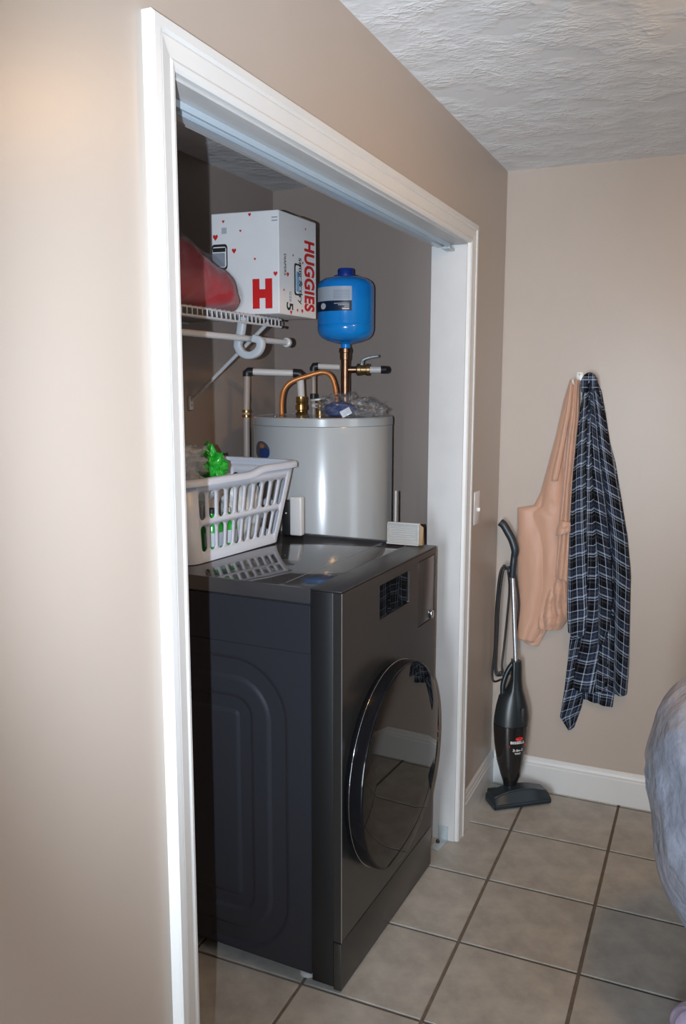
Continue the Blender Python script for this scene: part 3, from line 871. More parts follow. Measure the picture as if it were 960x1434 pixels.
# the face towards the camera
bm = BM(); vf = text2mesh('H', 0.108, 0.009); put2d(bm, vf, lambda u, v: onL(0.755 + u * 0.84 / wL, 0.185 + v / HB)); obj('printed_lettering', bm, RED, CB, world=True, label='large red letter H')
for a, b, s_ in ((0.06, 0.77, 0.07), (0.34, 0.63, 0.06), (0.185, 0.92, 0.035), (0.58, 0.97, 0.04), (0.44, 0.82, 0.03), (0.95, 0.39, 0.055), (0.65, 0.54, 0.03)):
    bm = BM(); put2d(bm, poly2mesh([heart(a, b, s_)]), onL); obj('printed_heart', bm, RED, CB, world=True)
bm = BM()
for q in range(9): put2d(bm, poly2mesh([[(0.155 + q * 0.009, 0.80), (0.155 + q * 0.009 + 0.004 * (1 + q % 2), 0.80), (0.155 + q * 0.009 + 0.004 * (1 + q % 2), 0.86), (0.155 + q * 0.009, 0.86)]]), onL)
for q in range(2): put2d(bm, poly2mesh([[(0.90, 0.895 + q * 0.03), (0.985, 0.895 + q * 0.03), (0.985, 0.905 + q * 0.03), (0.90, 0.905 + q * 0.03)]]), onL)
obj('printed_bars', bm, GREYINK, CB, world=True)['kind'] = 'stuff'
bm = BM(); put2d(bm, poly2mesh([roundrect(-0.0, 0.24, 0.45, 0.70, 0.04, 5), roundrect(0.012, 0.222, 0.47, 0.675, 0.03, 5)]), onL); obj('printed_frame', bm, BLKINK, CB, world=True)
bm = BM(); put2d(bm, poly2mesh([roundrect(0.015, 0.21, 0.625, 0.665, 0.008, 2)]), onL); obj('printed_panel', bm, BLKINK, CB, world=True)
bm = BM(); put2d(bm, poly2mesh([roundrect(0.015, 0.20, 0.48, 0.615, 0.008, 2)]), onL); obj('printed_panel', bm, GREYINK, CB, world=True)

# red bedding in a clear bag
RB = thing('bagged_bedding', 'red bedding packed in a clear plastic bag on the wire shelf', 'bag', (-0.66, 2.08, ZS))
def loaf(bm, grow=0.0, amp=0.012, seed=1.0, n=40, m=26):
    # a sausage-like bundle lying along the shelf, tallest at its near end
    rings = []
    for i in range(n + 1):
        t = i / n
        y = 1.66 + 0.665 * t + grow * (2 * t - 1)
        e_ = (1 - abs(2 * t - 1) ** 4.5) ** 0.5 if 0 < t < 1 else 0.02
        h = (0.225 - 0.145 * min(1.0, max(0, (t - 0.36) / 0.56))) * max(e_, 0.03) + grow
        wd = (0.125 + 0.0 * t) * max(e_, 0.03) + grow
        xc = -0.665
        ring = []
        for k in range(m):
            a = 2 * PI * k / m
            ca, sa_ = math.cos(a), math.sin(a)
            px_ = xc + wd * (abs(ca) ** 0.8) * (1 if ca > 0 else -1)
            pz_ = ZS + 0.002 + h * 0.5 + h * 0.5 * (abs(sa_) ** 0.8) * (1 if sa_ > 0 else -1)
            nn = noise.fractal(Vector((px_, y, pz_)) * 9 + Vector((seed, 0, 0)), 1.0, 2.0, 3) * amp
            px_ += nn * ca
            pz_ = max(ZS + 0.001, pz_ + nn * sa_)
            ring.append((px_, y, pz_))
        rings.append(ring)
    ring_loft(bm, rings)
bm = BM(); loaf(bm, 0, 0.014, 1.0); obj('bedding', bm, REDCLOTH, RB, True, world=True)
bm = BM(); loaf(bm, 0.007, 0.012, 4.0, 50, 32)
blob(bm, (-0.655, 1.93, ZS + 0.265), (0.035, 0.06, 0.05), 4, 0.5, 3, 2.0, fold=0.4)
obj('film', bm, FILM, RB, True, world=True)

# ------------------------------------------------------------------ laundry basket
BZ = HD + 0.0035
LB = thing('laundry_basket', 'white slotted plastic laundry basket on the dryer top', 'basket', (-0.668, 2.195, BZ), math.radians(-6))
bx0, by0, bx1, by1, bh, rc = 0.132, 0.232, 0.160, 0.285, 0.236, 0.05
def bpt(side, u, t, off=0.0):
    """side panel point: u in -1..1 along the straight part, t 0..1 up; off outwards"""
    hx = bx0 + (bx1 - bx0) * t + off; hy = by0 + (by1 - by0) * t + off
    if side == 0: return Vector((hx, u * (hy - rc), t * bh))
    if side == 1: return Vector((-u * (hx - rc), hy, t * bh))
    if side == 2: return Vector((-hx, -u * (hy - rc), t * bh))
    return Vector((u * (hx - rc), -hy, t * bh))
bm = BM()
def slot(u0, u1, t0, t1, asp):
    r = (u1 - u0) / 2
    cu = (u0 + u1) / 2
    out = []
    for i in range(9):
        a = PI * i / 8
        out.append((cu + r * math.cos(a), t1 - r * asp + r * asp * math.sin(a)))
    for i in range(9):
        a = PI + PI * i / 8
        out.append((cu + r * math.cos(a), t0 + r * asp + r * asp * math.sin(a)))
    return out
for side in range(4):
    ns = 10 if side in (0, 2) else 5
    hl = (by0 - rc) if side in (0, 2) else (bx0 - rc)
    asp = hl / bh * 1.1
    loops = [[(-1, 0.0), (1, 0.0), (1, 1.0), (-1, 1.0)]]
    for row, (t0, t1) in enumerate(((0.13, 0.46), (0.53, 0.88))):
        for q in range(ns):
            c = -1 + 2 * (q + 0.5) / ns
            hw = 0.62 / ns
            loops.append(slot(c - hw, c + hw, t0, t1, asp))
    vf = poly2mesh(loops)
    put2d(bm, vf, lambda a, b: bpt(side, a, b))
# corners
for side in range(4):
    rings = []
    for t in (0.0, 1.0):
        a = bpt(side, 1, t); b = bpt((side + 1) % 4, -1, t)
        hx = bx0 + (bx1 - bx0) * t; hy = by0 + (by1 - by0) * t
        sx, sy = ((1, 1), (-1, 1), (-1, -1), (1, -1))[side]
        cc = Vector((sx * (hx - rc), sy * (hy - rc), t * bh))
        a0 = side * PI / 2
        rings.append([cc + Vector((rc * math.cos(a0 + PI / 2 * k / 8), rc * math.sin(a0 + PI / 2 * k / 8), 0)) for k in range(9)])
    ring_loft(bm, rings, cap=False, closed=False)
bmesh.ops.remove_doubles(bm, verts=bm.verts, dist=0.0006)
# bottom
bot = []
for side in range(4):
    sx, sy = ((1, 1), (-1, 1), (-1, -1), (1, -1))[side]
    for k in range(9):
        a = side * PI / 2 + PI / 2 * k / 8
        bot.append((sx * (bx0 - rc) + (rc - 0.0) * math.cos(a), sy * (by0 - rc) + (rc - 0.0) * math.sin(a), 0.0))
bm.faces.new([bm.verts.new(p) for p in bot])
bmesh.ops.remove_doubles(bm, verts=bm.verts, dist=0.0006)
bo = obj('basket_body', bm, BASKET, LB, True, auto=30)
sm = bo.modifiers.new('solid', 'SOLIDIFY'); sm.thickness = 0.0032; sm.offset = 0
# rim
def wave(x, y):
    t = (y + by1) / (2 * by1)
    s_ = min(1, max(0, (t - 0.50) / 0.16)); s_ = s_ * s_ * (3 - 2 * s_)
    return 0.014 * s_
rp = []
for side in range(4):
    sx, sy = ((1, 1), (-1, 1), (-1, -1), (1, -1))[side]
    for k in range(9):
        a = side * PI / 2 + PI / 2 * k / 8
        rp.append(Vector((sx * (bx1 - rc) + rc * math.cos(a), sy * (by1 - rc) + rc * math.sin(a), 0)))
# densify straight parts
dense = []
for i, p in enumerate(rp):
    q = rp[(i + 1) % len(rp)]
    n_ = max(1, int((q - p).length / 0.02))
    for k in range(n_): dense.append(p.lerp(q, k / n_))
rings = []
RS = [(-0.002, -0.004), (0.004, -0.006), (0.013, -0.011), (0.017, -0.010), (0.018, 0.0), (0.015, 0.007), (0.004, 0.010), (-0.003, 0.008)]
for i, p in enumerate(dense):
    d = (dense[(i + 1) % len(dense)] - dense[i - 1]).normalized()
    out = Vector((d.y, -d.x, 0))
    z = bh + wave(p.x, p.y)
    rings.append([p + out * a + Vector((0, 0, z + b)) for a, b in RS])
bm = BM()
vr = [[bm.verts.new(q) for q in r] for r in rings]
for i in range(len(vr)):
    a, b = vr[i], vr[(i + 1) % len(vr)]
    for k in range(len(RS)):
        j = (k + 1) % len(RS)
        bm.faces.new((a[k], a[j], b[j], b[k]))
# skirt under the raised part of the rim
sv = [[bm.verts.new(p + Vector((0, 0, bh - 0.004))), bm.verts.new(p + Vector((0, 0, bh + wave(p.x, p.y))))] for p in dense]
for i in range(len(sv)):
    a, b = sv[i], sv[(i + 1) % len(sv)]
    bm.faces.new((a[0], b[0], b[1], a[1]))
obj('rim', bm, BASKET, LB, True, auto=60)
# what is in the basket
bmt = Matrix.Translation((-0.668, 2.195, BZ)) @ Matrix.Rotation(math.radians(-6), 4, 'Z')
def inb(x, y, z): return bmt @ Vector((x, y, z))
def bottle(name, x, y, rz, mat, capm, label, h=0.17, r=0.032, tilt=0.0, cat='bottle'):
    p = inb(x, y, 0.004)
    t = thing(name, label, cat, p, rz)
    bm = BM(); lathe(bm, [(r * 0.85, 0), (r, 0.008), (r, h * 0.62), (r * 0.8, h * 0.75), (r * 0.4, h * 0.85), (r * 0.38, h * 0.9)], 20); obj('bottle_body', bm, mat, t, True, auto=40)
    bm = BM(); lathe(bm, [(r * 0.45, h * 0.9), (r * 0.45, h), (r * 0.38, h * 1.01)], 16); obj('cap', bm, capm, t, True, auto=40)
    bm = BM(); cyl_patch(bm, 0, 0, r + 0.0008, -1.6, 1.6, h * 0.2, h * 0.5, 14); obj('paper_label', bm, PAPER, t, True)
    return t
bottle('bottle', 0.085, -0.185, 0.2, GREENB, WHITEPL, 'green plastic bottle at the near end inside the laundry basket', 0.15, 0.034)
bottle('bottle', 0.088, -0.075, -0.1, GREENB, BLKINK, 'short green plastic bottle behind the lower basket slots', 0.135, 0.033)
bottle('bottle', 0.086, 0.000, 0.1, GREENB, WHITEPL, 'green plastic bottle in the middle of the laundry basket', 0.13, 0.030)
bm = BM()
blob(bm, inb(0.045, -0.110, 0.185), (0.055, 0.085, 0.028), 4, 0.25, 2.5, 1.3, fold=0.2)
tag(obj('white_cloth', bm, WHITEPL, smooth=True), 'white folded cloth behind the upper basket slots near the casing', 'cloth')
bm = BM()
blob(bm, inb(0.050, 0.122, 0.105), (0.056, 0.080, 0.098), 4, 0.22, 2.6, 7.7, fold=0.25, flat=0.96)
tag(obj('white_plastic_bag', bm, pmat('white_film', (0.66, 0.64, 0.62), rough=0.35, nscale=9, ncol=0.25), smooth=True), 'crumpled white plastic bag at the far end of the laundry basket', 'bag')
bm = BM()
blob(bm, inb(-0.020, -0.125, 0.258), (0.085, 0.125, 0.070), 5, 0.35, 2.7, 2.2, fold=0.3)
tag(obj('clear_plastic_bag', bm, FILM2, smooth=True), 'crumpled clear plastic bag piled above the basket rim', 'bag')
bm = BM()
blob(bm, inb(0.028, 0.010, 0.258), (0.034, 0.036, 0.048), 5, 0.55, 1.9, 11.0, fold=0.22)
tag(obj('green_wrapper', bm, GREENB, smooth=True), 'shiny bright green plastic wrapper on top of the basket', 'wrapper')
bm = BM()
blob(bm, inb(-0.035, 0.070, 0.250), (0.025, 0.045, 0.035), 3, 0.5, 3.0, 6.0, fold=0.3)
tag(obj('dark_strap_bundle', bm, DARKBR, smooth=True), 'dark brown bundle behind the green wrapper in the basket', 'bundle')

# small white unit with black side behind the basket
WU = thing('white_plastic_unit', 'small white upright plastic unit with black side beside the basket', 'device', (-0.508, 2.512, BZ))
bm = BM(); box(bm, -0.022, 0.022, -0.014, 0.014, 0.0005, 0.132, bev=0.006, seg=3); obj('housing', bm, WHITEPL, WU, True, auto=40)
bm = BM(); box(bm, -0.052, -0.0225, -0.012, 0.012, 0.0005, 0.118, bev=0.003); bp_ = obj('side_block', bm, DARKPL, WU, True, auto=40, label='black side block')
bm = BM(); lathe(bm, [(0.003, 0.0), (0.003, 0.002), (0.001, 0.003)], 10, (0, 0, 0)); bm.transform(Matrix.Translation((-0.035, -0.0122, 0.075)) @ Matrix.Rotation(PI / 2, 4, 'X')); obj('indicator_dot', bm, WHITEPL, bp_, True)

# grey pleated filter on the far dryer edge
AF = thing('pleated_filter', 'small grey pleated paper filter with cardboard edge on the dryer corner', 'filter', (-0.128, 2.508, BZ))
bm = BM()
n_ = 9
fr = []
for i in range(2 * n_ + 1):
    z = 0.004 + 0.062 * i / (2 * n_)
    lean = 0.012 * z / 0.07
    fr.append((-0.010 + lean + (0.0015 if i % 2 else 0.0), z))
r0 = [(-0.050, y, z) for y, z in fr] + [(-0.050, 0.004, 0.066), (-0.050, -0.004, 0.004)]
r1 = [(0.050, y, z) for y, z in fr] + [(0.050, 0.004, 0.066), (0.050, -0.004, 0.004)]
ring_loft(bm, [r0, r1]); obj('pleats', bm, PLEAT, AF)
bm = BM()
for a, b, c, d in ((-0.053, 0.053, 0.0, 0.005), (-0.053, 0.053, 0.065, 0.069)): box(bm, a, b, -0.014 + 0.012 * c / 0.07, 0.006, c + 0.0003, d)
for a, b in ((-0.053, -0.049), (0.049, 0.053)): box(bm, a, b, -0.008, 0.008, 0.005, 0.065)
obj('frame', bm, pmat('pale_card_edge', (0.46, 0.45, 0.42), rough=0.8), AF)
bm = BM()
r0 = [(0.0535, -0.006, 0.001), (0.0535, 0.012, 0.001), (0.0535, 0.004, 0.064)]
ring_loft(bm, [r0, [(0.064, p[1], p[2] * 0.9 + 0.0003) for p in r0]]); obj('cardboard_wedge', bm, CARD, AF)
# white strip standing between heater and wall
bm = BM(); box(bm, -0.232, -0.226, 2.705, 2.712, 0.0, 1.242, bev=0.0015)
tag(obj('white_strip', bm, WHITE), 'thin white strip standing upright beside the water heater', 'strip')

# ------------------------------------------------------------------ head track, floor bracket, switch
TR = thing('door_track', 'metal sliding door track along the white closet head', 'track', (-0.06, 1.12, OZ))
bm = BM()
prof = [(-0.046, OZ - 0.0005), (-0.046, OZ - 0.012), (-0.050, OZ - 0.012), (-0.050, OZ - 0.003), (-0.070, OZ - 0.003), (-0.070, OZ - 0.010), (-0.090, OZ - 0.010), (-0.090, OZ - 0.0005)]
ring_loft(bm, [[(a, OY0 + 0.002, z) for a, z in prof], [(a, OY1 - 0.03, z) for a, z in prof]])
obj('channel', bm, pmat('painted_track', (0.52, 0.60, 0.66), rough=0.3, metal=0.2), TR, world=True)
bm = BM(); box(bm, -0.068, -0.040, OY1 - 0.060, OY1 - 0.002, OZ - 0.020, OZ - 0.0125, bev=0.002); obj('end_bracket', bm, GALV, TR, world=True)
FB = thing('floor_bracket', 'bent grey metal bracket at the foot of the right jamb', 'bracket', (-0.045, 2.69, 0))
bm = BM(); box(bm, -0.056, -0.022, OY1 - 0.0035, OY1 - 0.0005, 0.001, 0.055, bev=0.001); obj('upright_plate', bm, GALV, FB, world=True)
bm = BM(); box(bm, -0.016, 0.016, -0.075, 0.0, 0.001, 0.004, bev=0.001, mtx=Matrix.Translation((-0.038, OY1 - 0.004, 0)) @ Matrix.Rotation(math.radians(-8), 4, 'Z')); fp = obj('floor_plate', bm, GALV, FB, world=True)
bm = BM(); lathe(bm, [(0.007, 0.004), (0.006, 0.012), (0.003, 0.014)], 12, (-0.050, OY1 - 0.030, 0)); obj('pivot_pin', bm, BLACKM, FB, True, world=True)
SW = thing('light_switch', 'white light switch plate beside the right door casing', 'switch', (0, 2.905, 1.17))
bm = BM(); box(bm, 0.0003, 0.0055, 2.868, 2.938, 1.112, 1.230, bev=0.002); obj('plate', bm, WHITEPL, SW, True, auto=40, world=True)
bm = BM(); box(bm, 0.005, 0.016, 2.899, 2.909, 1.158, 1.172, bev=0.002, mtx=None); obj('toggle', bm, WHITEPL, SW, True, auto=40, world=True)

# ------------------------------------------------------------------ stick vacuum
VC = thing('stick_vacuum', 'dark upright stick vacuum leaning in the room corner', 'vacuum', (0.12, 3.12, 0))
hd = Vector((0.788, 0.616, 0)); hn = Vector((0.616, -0.788, 0))   # along the head, towards the room
hc = Vector((0.142, 3.100, 0))
def H3(a, b, z): p = hc + hd * a + hn * b; return (p.x, p.y, z)
bm = BM()
sec = lambda s, zt: [(-0.045 * s, 0.004), (0.052, 0.004), (0.055, 0.022), (0.030 * s, zt), (-0.030 * s, zt), (-0.048 * s, 0.030)]
rings = []
for a, s, zt in ((-0.118, 0.8, 0.034), (-0.112, 1, 0.044), (-0.05, 1, 0.062), (0.0, 1, 0.066), (0.05, 1, 0.062), (0.112, 1, 0.046), (0.118, 0.8, 0.034)):
    rings.append([H3(a, b, z) for b, z in sec(s, zt)])
ring_loft(bm, rings)
bmesh.ops.bevel(bm, geom=bm.edges[:], offset=0.004, segments=2, affect='EDGES')
hdo = obj('floor_head', bm, VACH, VC, True, auto=35, world=True)
for q in (-0.100, 0.040):
    bm = BM(); tube(bm, [H3(q, -0.036, 0.026), H3(q + 0.03, -0.036, 0.026)], 0.024, 16); obj('wheel', bm, DARKPL, hdo, True, auto=40, world=True)
ax0, ax1 = Vector((0.110, 3.105, 0.052)), Vector((0.094, 3.160, 0.545))
def VA(t): return ax0.lerp(ax1, t)
wx = Vector((0.916, 0.40, 0)).normalized(); wy = Vector((-0.40, 0.916, 0)).normalized()
def vac_loft(bm, rows, n=28):
    rings = []
    for t, l_, r_, dp in rows:
        c = VA(t)
        ring = []
        for k in range(n):
            a = 2 * PI * k / n
            ca, sa_ = math.cos(a), math.sin(a)
            ring.append(c + wx * ((r_ if ca > 0 else l_) * 1.07 * ca) + wy * (dp * sa_))
        rings.append(ring)
    ring_loft(bm, rings)
    return bm
CUP = [(0.00, 0.022, 0.022, 0.02), (0.05, 0.026, 0.026, 0.026), (0.10, 0.034, 0.036, 0.034), (0.22, 0.050, 0.046, 0.044), (0.36, 0.060, 0.055, 0.050), (0.46, 0.0635, 0.0585, 0.052), (0.505, 0.064, 0.060, 0.052)]
bm = vac_loft(BM(), CUP)
dcup = obj('dust_cup', bm, VACD, VC, True, auto=50, world=True)
bm = vac_loft(BM(), [(0.508, 0.0635, 0.0605, 0.052), (0.56, 0.062, 0.062, 0.052), (0.64, 0.056, 0.057, 0.049), (0.72, 0.047, 0.047, 0.042), (0.78, 0.020, 0.038, 0.034), (0.86, 0.004, 0.034, 0.028), (0.96, 0.004, 0.033, 0.026), (1.0, 0.004, 0.031, 0.024)])
vb = obj('motor_body', bm, VACB, VC, True, auto=60, world=True)
bm = BM(); tube(bm, [VA(0.70) - wx * 0.034, VA(0.80) - wx * 0.036, VA(0.88) - wx * 0.026, VA(0.94) - wx * 0.012, VA(0.99) + wx * 0.006], 0.010, 12, 6); obj('carry_handle', bm, VACB, vb, True, world=True)
bm = BM(); box(bm, -0.007, 0.007, -0.004, 0.004, -0.03, 0.03, bev=0.003, mtx=Matrix.Translation(VA(0.60) + wx * 0.035 - wy * 0.044) @ Matrix.Rotation(0.41, 4, 'Z')); obj('release_button', bm, BLKINK, vb, True, world=True)
tp0, tp1 = VA(0.985) + wx * 0.012, Vector((0.076, 3.188, 0.895))
bm = BM(); tube(bm, [tp0, tp1], 0.0085, 16); obj('tube', bm, ALU, VC, True, auto=40, world=True)
bm = BM(); sweep(bm, smooth_path([tp1 - Vector((0, 0, 0.03)), tp1 + Vector((0.002, 0, 0.02)), (0.080, 3.190, 0.945), (0.083, 3.190, 0.972), (0.071, 3.192, 1.010), (0.052, 3.194, 1.042), (0.036, 3.196, 1.066), (0.022, 3.198, 1.076)], 6), circle(1, 14), True, [0.0125] * 12 + [0.0125 + 0.0030 * min(1, i / 8) for i in range(31)])
obj('handle_grip', bm, VACH, VC, True, auto=60, world=True)
bm = BM(); tube(bm, [(0.066, 3.185, 0.905), (0.048, 3.178, 0.902), (0.046, 3.176, 0.915)], 0.006, 8, 4); obj('cord_hook', bm, VACH, VC, True, world=True)
bm = BM(); tube(bm, [VA(0.90) - wx * 0.010, VA(0.89) - wx * 0.042, VA(0.915) - wx * 0.046], 0.006, 8, 4); obj('cord_hook', bm, VACH, VC, True, world=True)
loopsC = [
    [(0.052, 3.176, 0.912), (0.036, 3.170, 0.895), (0.026, 3.170, 0.80), (0.024, 3.170, 0.66), (0.022, 3.165, 0.53), (0.030, 3.160, 0.480), (0.050, 3.158, 0.478)],
    [(0.056, 3.172, 0.908), (0.044, 3.164, 0.890), (0.034, 3.162, 0.79), (0.031, 3.162, 0.66), (0.030, 3.158, 0.52), (0.040, 3.154, 0.487), (0.054, 3.152, 0.486)],
    [(0.050, 3.182, 0.905), (0.030, 3.180, 0.88), (0.019, 3.180, 0.74), (0.018, 3.178, 0.58), (0.013, 3.172, 0.480), (0.022, 3.166, 0.448), (0.052, 3.160, 0.462)],
    [(0.060, 3.178, 0.900), (0.066, 3.190, 0.82), (0.060, 3.190, 0.70), (0.054, 3.185, 0.60), (0.050, 3.172, 0.52), (0.056, 3.162, 0.490)],
    [(0.084, 3.196, 0.880), (0.098, 3.200, 0.80), (0.102, 3.202, 0.74), (0.096, 3.202, 0.65), (0.090, 3.200, 0.60), (0.098, 3.196, 0.585)]]
for lp in loopsC:
    bm = BM(); tube(bm, lp, 0.0042, 8, 6); obj('power_cord', bm, CORDM, VC, True, world=True)
# logo print on the dust cup: placed on its curved front
def on_cup(u, v, zc=0.39):
    t = (zc + v - ax0.z) / (ax1.z - ax0.z)
    c = VA(t)
    k = 0
    while k < len(CUP) - 2 and CUP[k + 1][0] < t: k += 1
    q = (t - CUP[k][0]) / (CUP[k + 1][0] - CUP[k][0])
    rr = (CUP[k][2] + (CUP[k + 1][2] - CUP[k][2]) * q) * 1.07
    dd = CUP[k][3] + (CUP[k + 1][3] - CUP[k][3]) * q
    a = math.asin(max(-0.98, min(0.98, u / rr)))
    return c + wx * (rr + 0.0012) * math.sin(a) - wy * (dd + 0.0016) * math.cos(a)
bm = BM(); put2d(bm, text2mesh('BISSELL', 0.014, 0.0003), lambda u, v: on_cup(0.016 + u * 1.25, 0.245 - 0.05 + v, 0.05)); 
obj('logo_lettering', bm, WHTINK, dcup, world=True)
bm = BM(); put2d(bm, poly2mesh([roundrect(-0.026, 0.026, -0.005, 0.005, 0.002, 2)]), lambda u, v: on_cup(0.016 + u * 1.25, 0.181 + v, 0.05)); put2d(bm, poly2mesh([[(0.012 * math.cos(i * PI / 8), 0.007 * math.sin(i * PI / 8)) for i in range(16)]]), lambda u, v: on_cup(0.022 + u * 1.25, 0.210 + v, 0.05)); obj('logo_mark', bm, RED, dcup, world=True)
bm = BM(); put2d(bm, text2mesh('3-in-1', 0.014, 0.0003), lambda u, v: on_cup(0.018 + u * 1.25, 0.165 + v, 0.05)); put2d(bm, text2mesh('VAC', 0.010, 0.0002), lambda u, v: on_cup(0.018 + u * 1.25, 0.152 + v, 0.05)); obj('logo_lettering', bm, WHTINK, dcup, world=True)

# ------------------------------------------------------------------ clothes on the back wall
def resample(pl, n):
    P = [Vector(p) for p in pl]
    d = [0]
    for a, b in zip(P[:-1], P[1:]): d.append(d[-1] + (b - a).length)
    out = []
    for i in range(n + 1):
        s = d[-1] * i / n
        k = 0
        while k < len(d) - 2 and d[k + 1] < s: k += 1
        t = (s - d[k]) / max(1e-9, d[k + 1] - d[k])
        out.append(P[k].lerp(P[k + 1], min(1, max(0, t))))
    return out
def cloth(name, left, right, mat, parent, y0, depth, foldamp, nf, seed, rows=90, cols=60, uvw=(4.0, 12.0), skew=0.0, byidx=False, chev=0.0, vs=0.0, shear=0.0, top=0.55):
    if byidx:
        # rows follow matching corner points
        l = []; r = []
        per = max(1, rows // (len(left) - 1))
        for i in range(len(left) - 1):
            for k in range(per):
                l.append(Vector(left[i]).lerp(Vector(left[i + 1]), k / per)); r.append(Vector(right[i]).lerp(Vector(right[i + 1]), k / per))
        l.append(Vector(left[-1])); r.append(Vector(right[-1]))
    else:
        l, r = resample(left, rows), resample(right, rows)
    rows = len(l) - 1
    bm = BM()
    uvl = bm.loops.layers.uv.new('UVMap')
    g4 = []
    for i in range(rows + 1):
        v = i / rows
        row = []
        for j in range(cols + 1):
            u = j / cols
            p = l[i].lerp(r[i], u)
            width = (r[i] - l[i]).length
            amp = foldamp * (0.25 + 0.75 * min(1.0, width / 0.18))
            w1 = noise.noise(Vector((v * 2.2, seed, 0))) * 0.22
            w2 = noise.noise(Vector((u * 3.0, v * 4.0, seed + 3)))
            f = abs(math.sin(PI * (nf * (u + w1 + shear * v) + 0.25 * w2 + seed)))
            f2 = noise.fractal(Vector((u * nf * 1.3, v * 5.5, seed + 9)), 1.0, 2.0, 3)
            edge = math.sin(PI * min(max(u, 0.0), 1.0)) ** 0.55
            yy = y0 - 0.006 - depth * edge * (top + (1 - top) * min(1, v * 4)) - amp * edge * (f - 0.5) - amp * 0.55 * f2 * edge
            row.append((bm.verts.new((p.x, min(yy, L_ - 0.004), p.y)), u, v, f))
        g4.append(row)
    for i in range(rows):
        for j in range(cols):
            q = [g4[i][j], g4[i][j + 1], g4[i + 1][j + 1], g4[i + 1][j]]
            fc = bm.faces.new([k[0] for k in q])
            for lp, k in zip(fc.loops, q):
                lp[uvl].uv = (k[1] * uvw[0] + skew * k[2], k[2] * uvw[1] + chev * abs(k[1] - 0.42) + vs * k[1] + 0.06 * k[3])
    o = obj(name, bm, mat, parent, True, world=True)
    s = o.modifiers.new('solid', 'SOLIDIFY'); s.thickness = 0.003; s.offset = 0
    return o
HK = thing('wall_hook', 'small white metal coat hook on the back wall above the clothes', 'hook', (0.291, L_, 1.62))
bm = BM(); box(bm, 0.279, 0.303, L_ - 0.006, L_ - 0.0005, 1.600, 1.648, bev=0.0055, seg=3); hpl = obj('plate', bm, WHITEPL, HK, True, auto=50, world=True)
bm = BM(); tube(bm, [(0.286, L_ - 0.005, 1.612), (0.280, L_ - 0.03, 1.602), (0.275, L_ - 0.05, 1.606), (0.273, L_ - 0.056, 1.620)], 0.004, 8, 5); obj('prong', bm, WHITEPL, HK, True, world=True)
bm = BM(); tube(bm, [(0.296, L_ - 0.005, 1.614), (0.312, L_ - 0.03, 1.606), (0.326, L_ - 0.05, 1.610), (0.330, L_ - 0.056, 1.622)], 0.004, 8, 5); obj('prong', bm, WHITEPL, HK, True, world=True)
bm = BM(); lathe(bm, [(0.003, 0), (0.003, 0.002), (0.001, 0.003)], 8); bm.transform(Matrix.Translation((0.289, L_ - 0.006, 1.638)) @ Matrix.Rotation(PI / 2, 4, 'X')); obj('screw', bm, GALV, hpl, True, world=True)

TG = thing('tan_garment', 'tan satin garment hanging from the wall hook', 'garment', (0.19, 3.2, 0.6))
cloth('body', [(0.256, 1.618), (0.236, 1.54), (0.212, 1.408), (0.192, 1.319), (0.164, 1.195), (0.140, 1.142), (0.079, 1.130), (0.080, 0.996), (0.089, 0.827), (0.088, 0.684), (0.085, 0.622)],
      [(0.272, 1.618), (0.274, 1.52), (0.268, 1.40), (0.262, 1.30), (0.262, 1.20), (0.264, 1.14), (0.270, 1.08), (0.276, 0.957), (0.262, 0.83), (0.215, 0.710), (0.165, 0.604)], TANCL, TG, L_, 0.026, 0.013, 1.3, 1.3, 110, 60, byidx=True, shear=-0.9)
cloth('strap', [(0.262, 1.618), (0.250, 1.50), (0.232, 1.38), (0.214, 1.29), (0.208, 1.245)], [(0.274, 1.618), (0.266, 1.50), (0.250, 1.38), (0.238, 1.29), (0.230, 1.245)], TANCL, TG, L_ - 0.032, 0.010, 0.006, 1.0, 4.3, 40, 14)
cloth('side_column', [(0.270, 1.618), (0.262, 1.48), (0.254, 1.34), (0.246, 1.22), (0.238, 1.10), (0.236, 0.98), (0.232, 0.88)], [(0.292, 1.618), (0.298, 1.48), (0.293, 1.34), (0.288, 1.22), (0.288, 1.09), (0.291, 0.97), (0.290, 0.86)], TANCL, TG, L_ - 0.016, 0.026, 0.020, 2.2, 2.9, 90, 40, shear=0.35)
cloth('hanging_pocket', [(0.250, 1.10), (0.238, 1.07), (0.236, 1.04)], [(0.290, 1.095), (0.289, 1.075), (0.287, 1.06)], TANCL, TG, L_ - 0.046, 0.014, 0.010, 1.0, 6.3, 16, 20)
cloth('lower_fold', [(0.246, 0.93), (0.222, 0.86), (0.196, 0.79), (0.172, 0.72), (0.168, 0.665)], [(0.291, 0.92), (0.293, 0.86), (0.294, 0.79), (0.292, 0.725), (0.262, 0.672)], TANCL, TG, L_ - 0.008, 0.026, 0.022, 2.6, 7.1, 60, 50, shear=-0.8)
cloth('bottom_hem', [(0.110, 0.640), (0.105, 0.615), (0.130, 0.596)], [(0.215, 0.700), (0.205, 0.655), (0.176, 0.592)], TANCL, TG, L_ - 0.002, 0.010, 0.006, 1.0, 9.1, 20, 24)

